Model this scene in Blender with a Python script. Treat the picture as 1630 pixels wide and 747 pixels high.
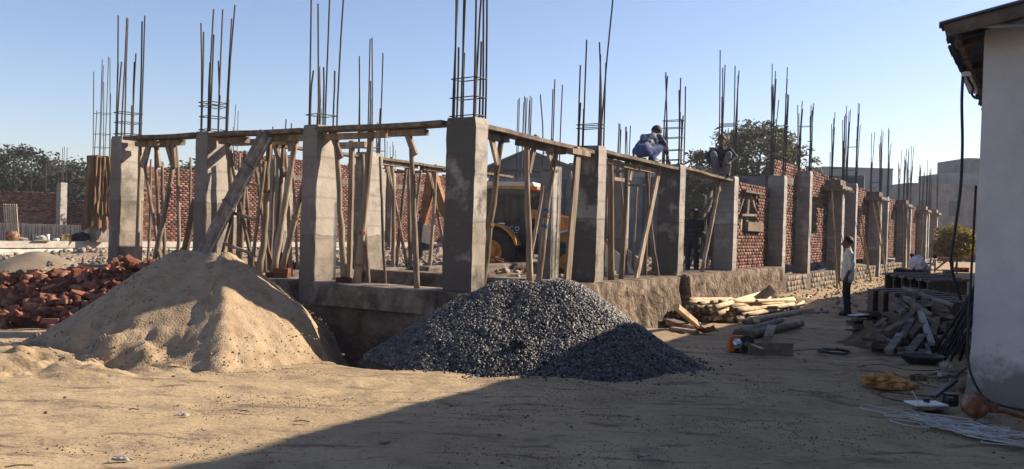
import bpy, bmesh, math, random
import numpy as np
from mathutils import Vector, Matrix, noise as mnoise
R = math.radians
rnd = random.Random(7)
for o in list(bpy.data.objects): bpy.data.objects.remove(o)
scene = bpy.context.scene
C = scene.collection

# ------------------------------------------------------------------ camera, sky, sun, exposure
FPX, CX, CY = 1400.0, 815.0, 373.5            # focal length in photo pixels, picture centre
EYE = Vector((0, 0, 1.62)); PITCH = math.atan(9.5/1400); ROLL = R(1.70)
Fw = Vector((0, math.cos(PITCH), -math.sin(PITCH)))
R0 = Vector((1, 0, 0)); U0 = R0.cross(Fw)
Rt = R0*math.cos(ROLL) + U0*math.sin(ROLL); Up = Rt.cross(Fw)
cam_d = bpy.data.cameras.new('camera'); cam = bpy.data.objects.new('camera', cam_d); C.objects.link(cam)
cam_d.sensor_width = 36; cam_d.lens = FPX/1630*36; cam_d.clip_end = 3000; cam_d.clip_start = 0.05
M = Matrix((Rt, Up, -Fw)).transposed().to_4x4(); M.translation = EYE; cam.matrix_world = M
scene.camera = cam

SUN_AZ, SUN_EL = R(71), R(31.5)                 # azimuth clockwise from +Y
SUN = Vector((math.sin(SUN_AZ)*math.cos(SUN_EL), math.cos(SUN_AZ)*math.cos(SUN_EL), math.sin(SUN_EL)))
w = bpy.data.worlds.new('World'); scene.world = w; w.use_nodes = True
nt = w.node_tree; sky = nt.nodes.new('ShaderNodeTexSky'); sky.sky_type = 'NISHITA'; sky.sun_disc = False
sky.sun_elevation = SUN_EL; sky.sun_rotation = SUN_AZ; sky.altitude = 200; sky.air_density = 1.0
sky.dust_density = 0.75; sky.ozone_density = 1.2
nt.nodes['Background'].inputs[1].default_value = 0.079
tint = nt.nodes.new('ShaderNodeVectorMath'); tint.operation = 'MULTIPLY'; tint.inputs[1].default_value = (.94, .91, 1.02)   # a slightly more violet blue, over the whole sky alike
nt.links.new(sky.outputs[0], tint.inputs[0]); nt.links.new(tint.outputs[0], nt.nodes['Background'].inputs[0])
sd = bpy.data.lights.new('sun', 'SUN'); sd.energy = 5.0; sd.angle = R(0.55); sd.color = (1, .85, .67)
so = bpy.data.objects.new('sun', sd); C.objects.link(so); so.rotation_euler = SUN.to_track_quat('Z', 'Y').to_euler()
scene.view_settings.view_transform = 'Standard'; scene.view_settings.look = 'None'
scene.view_settings.gamma = 1; scene.view_settings.exposure = 1.08; scene.view_settings.use_curve_mapping = False

# ------------------------------------------------------------------ survey: from the photograph to places on known planes
def ray(px, py): return Fw + Rt*((px-CX)/FPX) - Up*((py-CY)/FPX)
def at(px, py, D): return EYE + ray(px, py)*D
def on_z(px, py, z):
    d = ray(px, py); return EYE + d*((z-EYE.z)/d.z)
UA = R(31.4)
UD = Vector((math.sin(UA), math.cos(UA), 0)); VD = Vector((-math.cos(UA), math.sin(UA), 0)); ZD = Vector((0, 0, 1))
C0 = on_z(749, 467, 0.77); C0.z = 0
def W(u, v, z=0): return C0 + UD*u + VD*v + ZD*z           # the new building's own axes: u along its right side, v along its left side
def uv(p): q = p-C0; return q.dot(UD), q.dot(VD)
def on_v(px, py, v):
    d = ray(px, py); return EYE + d*((v-(EYE-C0).dot(VD))/d.dot(VD))
def on_u(px, py, u):
    d = ray(px, py); return EYE + d*((u-(EYE-C0).dot(UD))/d.dot(UD))

# ------------------------------------------------------------------ numpy noise
def _h(i, j, s):
    n = (i*374761393 + j*668265263 + s*1274126177) & 0xffffffff
    n = ((n ^ (n >> 13))*1103515245) & 0xffffffff
    return ((n ^ (n >> 16)) & 0xffff)/65535.0
def vn(x, y, s=0):
    xi = np.floor(x).astype(np.int64); yi = np.floor(y).astype(np.int64); fx = x-xi; fy = y-yi
    fx = fx*fx*(3-2*fx); fy = fy*fy*(3-2*fy)
    a = _h(xi, yi, s); b = _h(xi+1, yi, s); c = _h(xi, yi+1, s); d = _h(xi+1, yi+1, s)
    return (a+(b-a)*fx)*(1-fy)+(c+(d-c)*fx)*fy - .5
def fbm(x, y, s=0, o=4):
    r = 0; a = 1
    for k in range(o): r = r + a*vn(x*2**k+17.3*k, y*2**k-9.1*k, s+k); a *= .5
    return r
def sstep(a, b, x): t = np.clip((x-a)/(b-a), 0, 1); return t*t*(3-2*t)

# ------------------------------------------------------------------ mesh builder
ORG = {}
class MB:
    def __init__(s): s.v = []; s.f = []; s.m = []
    def add(s, vs, fs, mi=0):
        n = len(s.v); s.v += [tuple(p) for p in vs]; s.f += [tuple(i+n for i in f) for f in fs]; s.m += [mi]*len(fs); return s
    def hexa(s, b, t, mi=0):              # 4 bottom, 4 top points
        return s.add(list(b)+list(t), [(3,2,1,0),(4,5,6,7),(0,1,5,4),(1,2,6,5),(2,3,7,6),(3,0,4,7)], mi)
    def obox(s, c, ax, ay, az, mi=0):     # centre and three half axes
        c = Vector(c); P = lambda i, j, k: c+ax*i+ay*j+az*k
        return s.hexa([P(-1,-1,-1),P(1,-1,-1),P(1,1,-1),P(-1,1,-1)], [P(-1,-1,1),P(1,-1,1),P(1,1,1),P(-1,1,1)], mi)
    def box(s, x0, x1, y0, y1, z0, z1, mi=0):
        return s.hexa([(x0,y0,z0),(x1,y0,z0),(x1,y1,z0),(x0,y1,z0)], [(x0,y0,z1),(x1,y0,z1),(x1,y1,z1),(x0,y1,z1)], mi)
    def bbox(s, u0, u1, v0, v1, z0, z1, mi=0):   # a box on the building's axes
        q = [(u0,v0),(u0,v1),(u1,v1),(u1,v0)]
        return s.hexa([W(a,b,z0) for a,b in q][::-1], [W(a,b,z1) for a,b in q][::-1], mi)
    def bar(s, p, q, wd, hg, up=ZD, mi=0, jit=0):
        p = Vector(p); q = Vector(q); d = (q-p); 
        side = d.cross(up)
        if side.length < 1e-5: side = d.cross(Vector((1,.3,0)))
        side.normalize(); u2 = side.cross(d).normalized()
        a = side*wd/2; b = u2*hg/2
        J = lambda: Vector((rnd.uniform(-jit,jit),rnd.uniform(-jit,jit),rnd.uniform(-jit,jit)))
        return s.hexa([p-a-b+J(),p+a-b+J(),p+a+b+J(),p-a+b+J()], [q-a-b+J(),q+a-b+J(),q+a+b+J(),q-a+b+J()], mi)
    def tube(s, pts, rad, n=7, mi=0, caps=True, jit=0):
        pts = [Vector(p) for p in pts]; L = len(pts)
        if not hasattr(rad, '__len__'): rad = [rad]*L
        n0 = len(s.v); prev = None; fs = []
        for i, p in enumerate(pts):
            d = (pts[min(i+1, L-1)]-pts[max(i-1, 0)]).normalized()
            if prev is None:
                a = d.cross(ZD)
                if a.length < .05: a = d.cross(Vector((1, 0, 0)))
            else: a = prev - d*prev.dot(d)
            a.normalize(); prev = a; b = d.cross(a)
            for k in range(n):
                t = 2*math.pi*k/n; rr = rad[i]*(1+(rnd.uniform(-jit, jit) if jit else 0))
                s.v.append(tuple(p+(a*math.cos(t)+b*math.sin(t))*rr))
        for i in range(L-1):
            for k in range(n):
                k2 = (k+1) % n; fs.append((n0+i*n+k, n0+i*n+k2, n0+(i+1)*n+k2, n0+(i+1)*n+k))
        if caps: fs.append(tuple(n0+k for k in range(n))[::-1]); fs.append(tuple(n0+(L-1)*n+k for k in range(n)))
        s.f += fs; s.m += [mi]*len(fs); return s
    def lathe(s, c, prof, n=24, ax=ZD, mi=0):   # prof: (r, h)
        c = Vector(c); ax = Vector(ax).normalized(); a = ax.cross(Vector((.3,.9,.1))).normalized(); b = ax.cross(a)
        n0 = len(s.v); fs = []
        for r_, h_ in prof:
            for k in range(n):
                t = 2*math.pi*k/n; s.v.append(tuple(c+ax*h_+(a*math.cos(t)+b*math.sin(t))*r_))
        for i in range(len(prof)-1):
            for k in range(n):
                k2 = (k+1) % n; fs.append((n0+i*n+k, n0+i*n+k2, n0+(i+1)*n+k2, n0+(i+1)*n+k))
        fs.append(tuple(n0+k for k in range(n))[::-1]); fs.append(tuple(n0+(len(prof)-1)*n+k for k in range(n)))
        s.f += fs; s.m += [mi]*len(fs); return s
    def prism(s, pts, d, mi=0):           # polygon extruded along d
        n = len(pts); d = Vector(d); pts = [Vector(p) for p in pts]
        return s.add(pts+[p+d for p in pts], [tuple(range(n))[::-1], tuple(range(n, 2*n))]+[(i,(i+1)%n,n+(i+1)%n,n+i) for i in range(n)], mi)
    def build(s, name, mats, parent=None, origin=None, smooth=False):
        return link(name, s.v, s.f, mats, parent, origin, smooth, s.m)
def link(name, v, f, mats, parent=None, origin=None, smooth=False, mi=None):
    if origin is None:
        if parent is not None: origin = ORG[parent.name]
        else:
            a = np.array(v); origin = Vector(((a[:,0].min()+a[:,0].max())/2, (a[:,1].min()+a[:,1].max())/2, a[:,2].min()))
    origin = Vector(origin); a = np.array(v, dtype=np.float64)-np.array(origin)
    me = bpy.data.meshes.new(name)
    if isinstance(f, np.ndarray):
        k = f.shape[1]; me.vertices.add(len(a)); me.vertices.foreach_set('co', a.ravel().astype(np.float32))
        me.loops.add(f.size); me.loops.foreach_set('vertex_index', f.ravel().astype(np.int32))
        me.polygons.add(len(f)); me.polygons.foreach_set('loop_start', np.arange(0, f.size, k, dtype=np.int32))
        me.update(calc_edges=True)
    else: me.from_pydata(a.tolist(), [], f)
    if not isinstance(mats, (list, tuple)): mats = [mats]
    for m_ in mats: me.materials.append(m_)
    if mi is not None and len(mats) > 1: me.polygons.foreach_set('material_index', np.array(mi, dtype=np.int32))
    if smooth: me.polygons.foreach_set('use_smooth', np.ones(len(me.polygons), dtype=bool))
    if not isinstance(f, np.ndarray):
        bm = bmesh.new(); bm.from_mesh(me); bmesh.ops.recalc_face_normals(bm, faces=bm.faces); bm.to_mesh(me); bm.free()
    o = bpy.data.objects.new(name, me); C.objects.link(o)
    if parent is not None: o.parent = parent; o.location = origin-ORG[parent.name]
    else: o.location = origin
    ORG[o.name] = origin
    return o
def tag(o, label=None, cat=None, group=None, kind=None):
    if label: o['label'] = label
    if cat: o['category'] = cat
    if group: o['group'] = group
    if kind: o['kind'] = kind
    return o
def thing(name, loc, label, cat, group=None):
    o = bpy.data.objects.new(name, None); C.objects.link(o); o.location = loc; o.empty_display_size = .2
    ORG[o.name] = Vector(loc); return tag(o, label, cat, group, 'thing')

# ------------------------------------------------------------------ materials
def mk(name, cols, scale=3.0, rough=.85, bump=.3, bscale=40.0, detail=6, spec=.3, rand=0.0, stretch=None, metal=0.0, dist=.02, isl=False):
    """cols: list of (position, rgb) over a noise; bump from a finer noise; rand: lightness spread between objects or islands"""
    m = bpy.data.materials.new(name); m.use_nodes = True; n = m.node_tree.nodes; l = m.node_tree.links; b = n['Principled BSDF']
    tc = n.new('ShaderNodeTexCoord'); src = tc.outputs['Object']
    if stretch:
        mp = n.new('ShaderNodeMapping'); mp.inputs['Scale'].default_value = stretch; l.new(src, mp.inputs[0]); src = mp.outputs[0]
    nz = n.new('ShaderNodeTexNoise'); nz.inputs['Scale'].default_value = scale; nz.inputs['Detail'].default_value = detail; nz.inputs['Roughness'].default_value = .62
    l.new(src, nz.inputs['Vector'])
    rp = n.new('ShaderNodeValToRGB'); el = rp.color_ramp.elements
    while len(el) < len(cols): el.new(.5)
    for e, (p, c) in zip(el, cols): e.position = p; e.color = (*c, 1)
    l.new(nz.outputs['Fac'], rp.inputs[0]); col = rp.outputs[0]
    if rand:
        if isl: g = n.new('ShaderNodeNewGeometry'); rv = g.outputs['Random Per Island']
        else: g = n.new('ShaderNodeObjectInfo'); rv = g.outputs['Random']
        mr = n.new('ShaderNodeMapRange'); mr.inputs[3].default_value = 1-rand; mr.inputs[4].default_value = 1+rand; l.new(rv, mr.inputs[0])
        mx = n.new('ShaderNodeVectorMath'); mx.operation = 'SCALE'; l.new(col, mx.inputs[0]); l.new(mr.outputs[0], mx.inputs['Scale']); col = mx.outputs[0]
    l.new(col, b.inputs['Base Color'])
    b.inputs['Roughness'].default_value = rough; b.inputs['Specular IOR Level'].default_value = spec; b.inputs['Metallic'].default_value = metal
    if bump:
        n2 = n.new('ShaderNodeTexNoise'); n2.inputs['Scale'].default_value = bscale; n2.inputs['Detail'].default_value = 5; l.new(src, n2.inputs['Vector'])
        bp = n.new('ShaderNodeBump'); bp.inputs['Strength'].default_value = bump; bp.inputs['Distance'].default_value = dist
        l.new(n2.outputs['Fac'], bp.inputs['Height']); l.new(bp.outputs[0], b.inputs['Normal'])
    return m
def g3(a, b_=None, c=None): return (a, b_ if b_ is not None else a, c if c is not None else a)
MT = {}
MT['sand'] = mk('sand', [(.3,(.23,.165,.1)),(.5,(.325,.245,.16)),(.72,(.39,.305,.205))], 5.5, .95, .75, 45, spec=.1, dist=.02, detail=9)
def grit(m, sc, st):     # a second, finer relief and dark grains
    n = m.node_tree.nodes; l = m.node_tree.links; b = n['Principled BSDF']; tc = n.new('ShaderNodeTexCoord')
    nz = n.new('ShaderNodeTexNoise'); nz.inputs['Scale'].default_value = sc; nz.inputs['Detail'].default_value = 4; l.new(tc.outputs['Object'], nz.inputs['Vector'])
    bp = n.new('ShaderNodeBump'); bp.inputs['Strength'].default_value = st; bp.inputs['Distance'].default_value = .008; l.new(nz.outputs['Fac'], bp.inputs['Height']); l.new(b.inputs['Normal'].links[0].from_socket, bp.inputs['Normal']); l.new(bp.outputs[0], b.inputs['Normal'])
    mr = n.new('ShaderNodeMapRange'); mr.inputs[1].default_value = .6; mr.inputs[2].default_value = .7; mr.inputs[4].default_value = .6; l.new(nz.outputs['Fac'], mr.inputs[0])
    mx = n.new('ShaderNodeMix'); mx.data_type = 'RGBA'; l.new(mr.outputs[0], mx.inputs[0]); l.new(b.inputs['Base Color'].links[0].from_socket, mx.inputs[6]); mx.inputs[7].default_value = (.13,.095,.065,1); l.new(mx.outputs[2], b.inputs['Base Color'])
grit(MT['sand'], 28, .5)
MT['grey_sand'] = mk('grey_sand', [(.3,(.17,.135,.1)),(.7,(.27,.22,.165))], 2.2, .95, .4, 50, spec=.1)
MT['gravel_bed'] = mk('gravel_bed', [(.3,g3(.03)),(.7,g3(.06))], 20, .8, .8, 60)
MT['gravel'] = mk('gravel', [(.3,(.042,.04,.039)),(.7,(.118,.114,.11))], 9, .5, .5, 60, spec=.45, rand=.85, isl=True)
MT['rubble_soil'] = mk('rubble_soil', [(.3,(.12,.088,.06)),(.5,(.24,.18,.125)),(.7,(.36,.285,.205))], 1.8, .95, .8, 14, dist=.06, spec=.1)
MT['dark_soil'] = mk('dark_soil', [(.3,(.07,.05,.035)),(.6,(.15,.11,.08)),(.8,(.24,.18,.13))], 3, .95, .9, 12, dist=.08, spec=.1)
MT['mud_plaster'] = mk('mud_plaster', [(.32,(.05,.036,.027)),(.5,(.13,.1,.074)),(.68,(.25,.2,.15))], 4.2, .95, .9, 11, dist=.09, spec=.1)
MT['concrete'] = mk('concrete', [(.32,(.065,.052,.042)),(.5,(.14,.115,.092)),(.68,(.25,.21,.175))], 4.2, .9, .35, 35, spec=.2)
MT['pale_stone'] = mk('pale_stone', [(.3,(.33,.295,.25)),(.7,(.52,.47,.41))], 5, .9, .5, 22, rand=.15, spec=.2)
MT['rubble_stone'] = mk('rubble_stone', [(.3,(.15,.12,.095)),(.6,(.25,.205,.165)),(.8,(.36,.3,.245))], 4, .95, .9, 16, rand=.18, isl=True, dist=.06)
MT['mortar'] = mk('mortar', [(.3,(.07,.056,.046)),(.7,(.145,.12,.1))], 4, .95, .5, 30)
MT['plaster_grey'] = mk('plaster_grey', [(.3,(.085,.09,.1)),(.55,(.15,.155,.165)),(.75,(.23,.235,.24))], 1.1, .9, .25, 20)
MT['plaster_blue'] = mk('plaster_blue', [(.3,(.035,.042,.058)),(.7,(.075,.085,.11))], 1.1, .9, .25, 20)
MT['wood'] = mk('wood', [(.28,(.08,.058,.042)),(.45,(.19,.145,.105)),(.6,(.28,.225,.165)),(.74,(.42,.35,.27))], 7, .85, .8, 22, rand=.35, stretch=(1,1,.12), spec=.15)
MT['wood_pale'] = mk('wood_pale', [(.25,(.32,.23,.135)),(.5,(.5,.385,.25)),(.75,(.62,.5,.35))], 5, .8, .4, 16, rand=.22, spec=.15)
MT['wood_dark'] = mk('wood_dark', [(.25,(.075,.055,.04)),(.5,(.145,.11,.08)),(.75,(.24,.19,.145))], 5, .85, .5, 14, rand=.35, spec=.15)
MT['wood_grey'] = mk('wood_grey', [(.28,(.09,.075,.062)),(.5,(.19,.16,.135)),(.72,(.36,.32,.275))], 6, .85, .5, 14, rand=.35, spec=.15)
MT['board'] = mk('board', [(.28,(.06,.045,.033)),(.5,(.13,.1,.072)),(.72,(.26,.205,.15))], 7, .8, .4, 14, rand=.2, spec=.15)
MT['rebar'] = mk('rebar', [(.3,(.018,.016,.017)),(.6,(.04,.028,.024)),(.8,(.085,.05,.034))], 6, .6, .3, 90, spec=.4, rand=.3)
MT['iron'] = mk('iron', [(.3,(.03,.03,.032)),(.7,(.08,.07,.065))], 5, .55, .3, 30, metal=.4)
MT['rust'] = mk('rust', [(.3,(.1,.04,.02)),(.6,(.24,.1,.045)),(.8,(.33,.17,.09))], 6, .8, .5, 25)
MT['white_wall'] = mk('white_wall', [(.27,(.36,.335,.3)),(.4,(.56,.53,.49)),(.72,(.7,.67,.63))], 1.6, .9, .5, 9)
MT['sheet'] = mk('sheet', [(.3,(.05,.05,.055)),(.7,(.11,.11,.115))], 3, .5, .2, 20, metal=.3)
MT['far_grey'] = mk('far_grey', [(.3,(.14,.145,.16)),(.7,(.21,.215,.23))], .4, .9, .1, 5)
MT['far_cream'] = mk('far_cream', [(.3,(.28,.26,.235)),(.7,(.4,.375,.34))], .4, .9, .1, 5)
MT['black'] = mk('black', [(.3,g3(.012)),(.7,g3(.03))], 5, .5, .2, 40)
MT['cable'] = mk('cable', [(.3,g3(.012)),(.7,g3(.028))], 5, .45, 0)
MT['rope'] = mk('rope', [(.3,(.42,.41,.39)),(.7,(.58,.57,.55))], 5, .7, .2, 80)
MT['hose'] = mk('hose', [(.3,(.2,.3,.27)),(.7,(.36,.45,.42))], 5, .5, 0)
MT['cloth_brown'] = mk('cloth_brown', [(.3,(.07,.04,.022)),(.55,(.15,.088,.048)),(.78,(.26,.165,.09))], 2.6, .95, .4, 60, stretch=(1,1,.3))
MT['sack'] = mk('sack', [(.32,(.13,.055,.018)),(.5,(.42,.2,.06)),(.68,(.62,.38,.17))], 7, .8, .4, 50)
MT['terracotta'] = mk('terracotta', [(.32,(.09,.038,.022)),(.5,(.2,.085,.045)),(.66,(.36,.26,.19))], 9, .85, .4, 30)
MT['brass'] = mk('brass', [(.3,(.35,.25,.12)),(.7,(.55,.42,.24))], 5, .4, .1, 20, metal=.6)
MT['white_plastic'] = mk('white_plastic', [(.3,(.55,.55,.54)),(.7,(.75,.75,.74))], 6, .5, .1, 20)
MT['paper'] = mk('paper', [(.3,(.28,.26,.22)),(.7,(.46,.43,.39))], 8, .8, .2, 40)
MT['orange'] = mk('orange', [(.3,(.33,.12,.02)),(.5,(.52,.22,.035)),(.75,(.6,.3,.08))], 4, .5, .15, 20, spec=.4)
MT['orange_dirty'] = mk('orange_dirty', [(.3,(.1,.04,.015)),(.5,(.24,.1,.03)),(.72,(.36,.17,.06))], 5, .7, .3, 20)
MT['orange_red'] = mk('orange_red', [(.3,(.5,.1,.02)),(.7,(.7,.16,.03))], 4, .4, .05, 20, spec=.5)
MT['cream_paint'] = mk('cream_paint', [(.3,(.5,.42,.3)),(.7,(.66,.58,.44))], 4, .45, .1, 20, spec=.4)
MT['machine_black'] = mk('machine_black', [(.3,(.012,.014,.02)),(.7,(.03,.031,.036))], 4, .5, .2, 20)
MT['tyre'] = mk('tyre', [(.3,(.02,.018,.016)),(.6,(.045,.038,.032)),(.8,(.1,.08,.06))], 4, .85, .4, 30)
MT['chrome'] = mk('chrome', [(.3,g3(.5)),(.7,g3(.65))], 4, .25, 0, metal=.9)
MT['red_mark'] = mk('red_mark', [(.3,(.17,.06,.04)),(.7,(.25,.12,.08))], 8, .8, 0)
MT['blue_mark'] = mk('blue_mark', [(.3,(.03,.055,.16)),(.7,(.08,.12,.24))], 8, .8, 0)
MT['lettering'] = mk('lettering', [(.3,g3(.6)),(.7,g3(.7))], 8, .6, 0)
MT['bark'] = mk('bark', [(.3,(.06,.045,.035)),(.7,(.14,.11,.085))], 6, .95, .6, 20)
MT['leaf_dark'] = mk('leaf_dark', [(.3,(.038,.042,.03)),(.7,(.066,.07,.045))], .7, .6, 0, rand=.45, isl=True, spec=.3)
MT['leaf_olive'] = mk('leaf_olive', [(.3,(.066,.066,.04)),(.55,(.095,.094,.053)),(.75,(.14,.125,.066))], .6, .6, 0, rand=.4, isl=True, spec=.3)
MT['leaf_yellow'] = mk('leaf_yellow', [(.3,(.12,.11,.025)),(.55,(.26,.19,.035)),(.75,(.38,.25,.05))], 1.2, .6, 0, rand=.4, isl=True, spec=.2)
for k in ('leaf_dark','leaf_olive','leaf_yellow'):     # leaves let some light through
    m = MT[k]; n = m.node_tree.nodes; l = m.node_tree.links; b = n['Principled BSDF']
    tr = n.new('ShaderNodeBsdfTranslucent'); mx = n.new('ShaderNodeMixShader'); mx.inputs[0].default_value = .42
    cs = b.inputs['Base Color'].links[0].from_socket; l.new(cs, tr.inputs[0]); l.new(b.outputs[0], mx.inputs[1]); l.new(tr.outputs[0], mx.inputs[2])
    l.new(mx.outputs[0], n['Material Output'].inputs[0])
def brick_mat(name, lo, mid, hi):
    m = mk(name, [(.3,(.8,.8,.8)),(.7,(1.15,1.1,1.1))], 14, .9, .5, 45, spec=.15)
    n = m.node_tree.nodes; l = m.node_tree.links; b = n['Principled BSDF']
    g = n.new('ShaderNodeNewGeometry'); oi = n.new('ShaderNodeObjectInfo'); ad = n.new('ShaderNodeMath'); ad.operation = 'ADD'
    l.new(g.outputs['Random Per Island'], ad.inputs[0]); l.new(oi.outputs['Random'], ad.inputs[1])
    fr = n.new('ShaderNodeMath'); fr.operation = 'FRACT'; l.new(ad.outputs[0], fr.inputs[0])
    rp = n.new('ShaderNodeValToRGB'); e = rp.color_ramp.elements; e.new(.5)
    for q, (p, c) in zip(e, [(0, lo), (.5, mid), (1, hi)]): q.position = p; q.color = (*c, 1)
    l.new(fr.outputs[0], rp.inputs[0])
    mx = n.new('ShaderNodeVectorMath'); mx.operation = 'MULTIPLY'
    l.new(b.inputs['Base Color'].links[0].from_socket, mx.inputs[0]); l.new(rp.outputs[0], mx.inputs[1]); l.new(mx.outputs[0], b.inputs['Base Color'])
    return m
MT['brick'] = brick_mat('brick', (.085,.044,.036), (.155,.076,.058), (.25,.145,.112))
MT['brick_loose'] = brick_mat('brick_loose', (.085,.034,.022), (.19,.074,.044), (.33,.16,.105))
def glass_mat():
    m = bpy.data.materials.new('cab_glass'); m.use_nodes = True; n = m.node_tree.nodes; l = m.node_tree.links; n.remove(n['Principled BSDF'])
    t = n.new('ShaderNodeBsdfTransparent'); t.inputs[0].default_value = (.13,.16,.22,1); g = n.new('ShaderNodeBsdfGlossy'); g.inputs[1].default_value = .06
    f = n.new('ShaderNodeFresnel'); f.inputs[0].default_value = 1.5; x = n.new('ShaderNodeMixShader')
    l.new(f.outputs[0], x.inputs[0]); l.new(t.outputs[0], x.inputs[1]); l.new(g.outputs[0], x.inputs[2]); l.new(x.outputs[0], n['Material Output'].inputs[0]); return m
MT['glass'] = glass_mat()
def column_mat(name, up, low, stain_amt, shade_side=False):
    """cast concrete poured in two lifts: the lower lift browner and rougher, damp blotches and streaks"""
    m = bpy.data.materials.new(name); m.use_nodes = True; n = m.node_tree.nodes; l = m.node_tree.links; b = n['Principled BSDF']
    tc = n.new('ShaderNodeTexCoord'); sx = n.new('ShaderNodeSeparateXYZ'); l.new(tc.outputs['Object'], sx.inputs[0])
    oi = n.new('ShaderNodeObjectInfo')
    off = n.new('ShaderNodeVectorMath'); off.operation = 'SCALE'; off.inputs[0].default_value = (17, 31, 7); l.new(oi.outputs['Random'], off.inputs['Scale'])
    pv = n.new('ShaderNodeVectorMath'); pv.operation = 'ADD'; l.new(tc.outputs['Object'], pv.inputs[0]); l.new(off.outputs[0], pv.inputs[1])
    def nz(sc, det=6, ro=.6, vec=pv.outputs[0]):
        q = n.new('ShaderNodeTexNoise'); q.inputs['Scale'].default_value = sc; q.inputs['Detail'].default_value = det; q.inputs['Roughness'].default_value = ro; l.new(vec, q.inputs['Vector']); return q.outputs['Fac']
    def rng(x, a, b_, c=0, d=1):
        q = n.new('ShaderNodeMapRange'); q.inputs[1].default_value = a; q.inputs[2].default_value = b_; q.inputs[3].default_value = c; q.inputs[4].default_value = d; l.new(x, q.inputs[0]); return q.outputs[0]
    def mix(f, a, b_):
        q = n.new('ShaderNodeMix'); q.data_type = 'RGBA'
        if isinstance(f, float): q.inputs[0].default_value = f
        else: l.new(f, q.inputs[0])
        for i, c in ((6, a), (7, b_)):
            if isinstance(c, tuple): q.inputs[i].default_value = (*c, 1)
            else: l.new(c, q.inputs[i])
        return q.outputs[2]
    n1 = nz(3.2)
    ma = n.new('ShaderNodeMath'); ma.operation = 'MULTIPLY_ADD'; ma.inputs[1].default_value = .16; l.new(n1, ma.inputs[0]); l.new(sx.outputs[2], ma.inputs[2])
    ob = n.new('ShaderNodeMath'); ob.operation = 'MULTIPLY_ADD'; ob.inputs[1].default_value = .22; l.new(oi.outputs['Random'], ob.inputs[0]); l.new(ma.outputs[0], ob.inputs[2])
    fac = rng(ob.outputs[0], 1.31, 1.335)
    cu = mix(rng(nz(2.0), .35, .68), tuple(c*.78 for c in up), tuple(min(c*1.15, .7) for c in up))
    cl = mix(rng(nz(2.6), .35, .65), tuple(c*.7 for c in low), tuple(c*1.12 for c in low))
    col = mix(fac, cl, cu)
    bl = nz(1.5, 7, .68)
    if shade_side:                                        # the side turned from the sun: its shade painted as larger blotches
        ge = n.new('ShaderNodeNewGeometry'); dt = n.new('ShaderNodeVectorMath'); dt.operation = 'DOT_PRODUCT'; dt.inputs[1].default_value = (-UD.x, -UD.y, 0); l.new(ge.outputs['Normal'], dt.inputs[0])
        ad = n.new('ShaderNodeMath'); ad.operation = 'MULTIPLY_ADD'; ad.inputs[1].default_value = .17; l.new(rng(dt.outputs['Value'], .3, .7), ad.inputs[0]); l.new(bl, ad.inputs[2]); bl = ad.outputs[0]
    col = mix(rng(bl, .52, .63, 0, stain_amt), col, (.075, .066, .06))          # damp blotches and the painted shade
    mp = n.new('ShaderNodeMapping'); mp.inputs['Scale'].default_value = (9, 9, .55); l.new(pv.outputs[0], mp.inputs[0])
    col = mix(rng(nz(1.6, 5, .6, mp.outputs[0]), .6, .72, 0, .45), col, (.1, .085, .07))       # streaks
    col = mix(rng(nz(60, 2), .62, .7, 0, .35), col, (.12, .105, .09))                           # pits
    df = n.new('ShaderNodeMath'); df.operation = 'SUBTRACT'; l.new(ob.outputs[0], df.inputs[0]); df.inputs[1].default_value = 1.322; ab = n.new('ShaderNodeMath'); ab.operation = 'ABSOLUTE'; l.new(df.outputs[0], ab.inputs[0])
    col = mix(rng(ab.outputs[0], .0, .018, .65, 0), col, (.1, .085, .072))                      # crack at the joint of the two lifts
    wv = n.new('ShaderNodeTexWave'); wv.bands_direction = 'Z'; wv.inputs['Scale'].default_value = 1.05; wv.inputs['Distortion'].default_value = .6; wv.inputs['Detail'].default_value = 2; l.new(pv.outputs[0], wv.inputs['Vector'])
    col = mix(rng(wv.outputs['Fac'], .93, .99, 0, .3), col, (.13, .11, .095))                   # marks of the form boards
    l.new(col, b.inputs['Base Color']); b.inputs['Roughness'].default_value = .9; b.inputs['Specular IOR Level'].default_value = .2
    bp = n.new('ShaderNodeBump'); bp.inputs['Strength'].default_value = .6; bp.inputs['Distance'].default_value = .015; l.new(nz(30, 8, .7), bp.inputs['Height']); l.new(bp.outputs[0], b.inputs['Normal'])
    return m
MT['col_side_shade'] = column_mat('column_concrete', (.38,.34,.29), (.27,.235,.195), .6, True)  # shade painted on the side away from the sun
MT['col_damp_shade'] = column_mat('column_concrete_damp_shade', (.36,.325,.285), (.3,.26,.22), .9, True)  # real damp blotches plus painted shade on the side away from the sun
MT['col_smooth'] = column_mat('column_concrete_smooth', (.36,.34,.31), (.32,.3,.27), .5, True)
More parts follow.
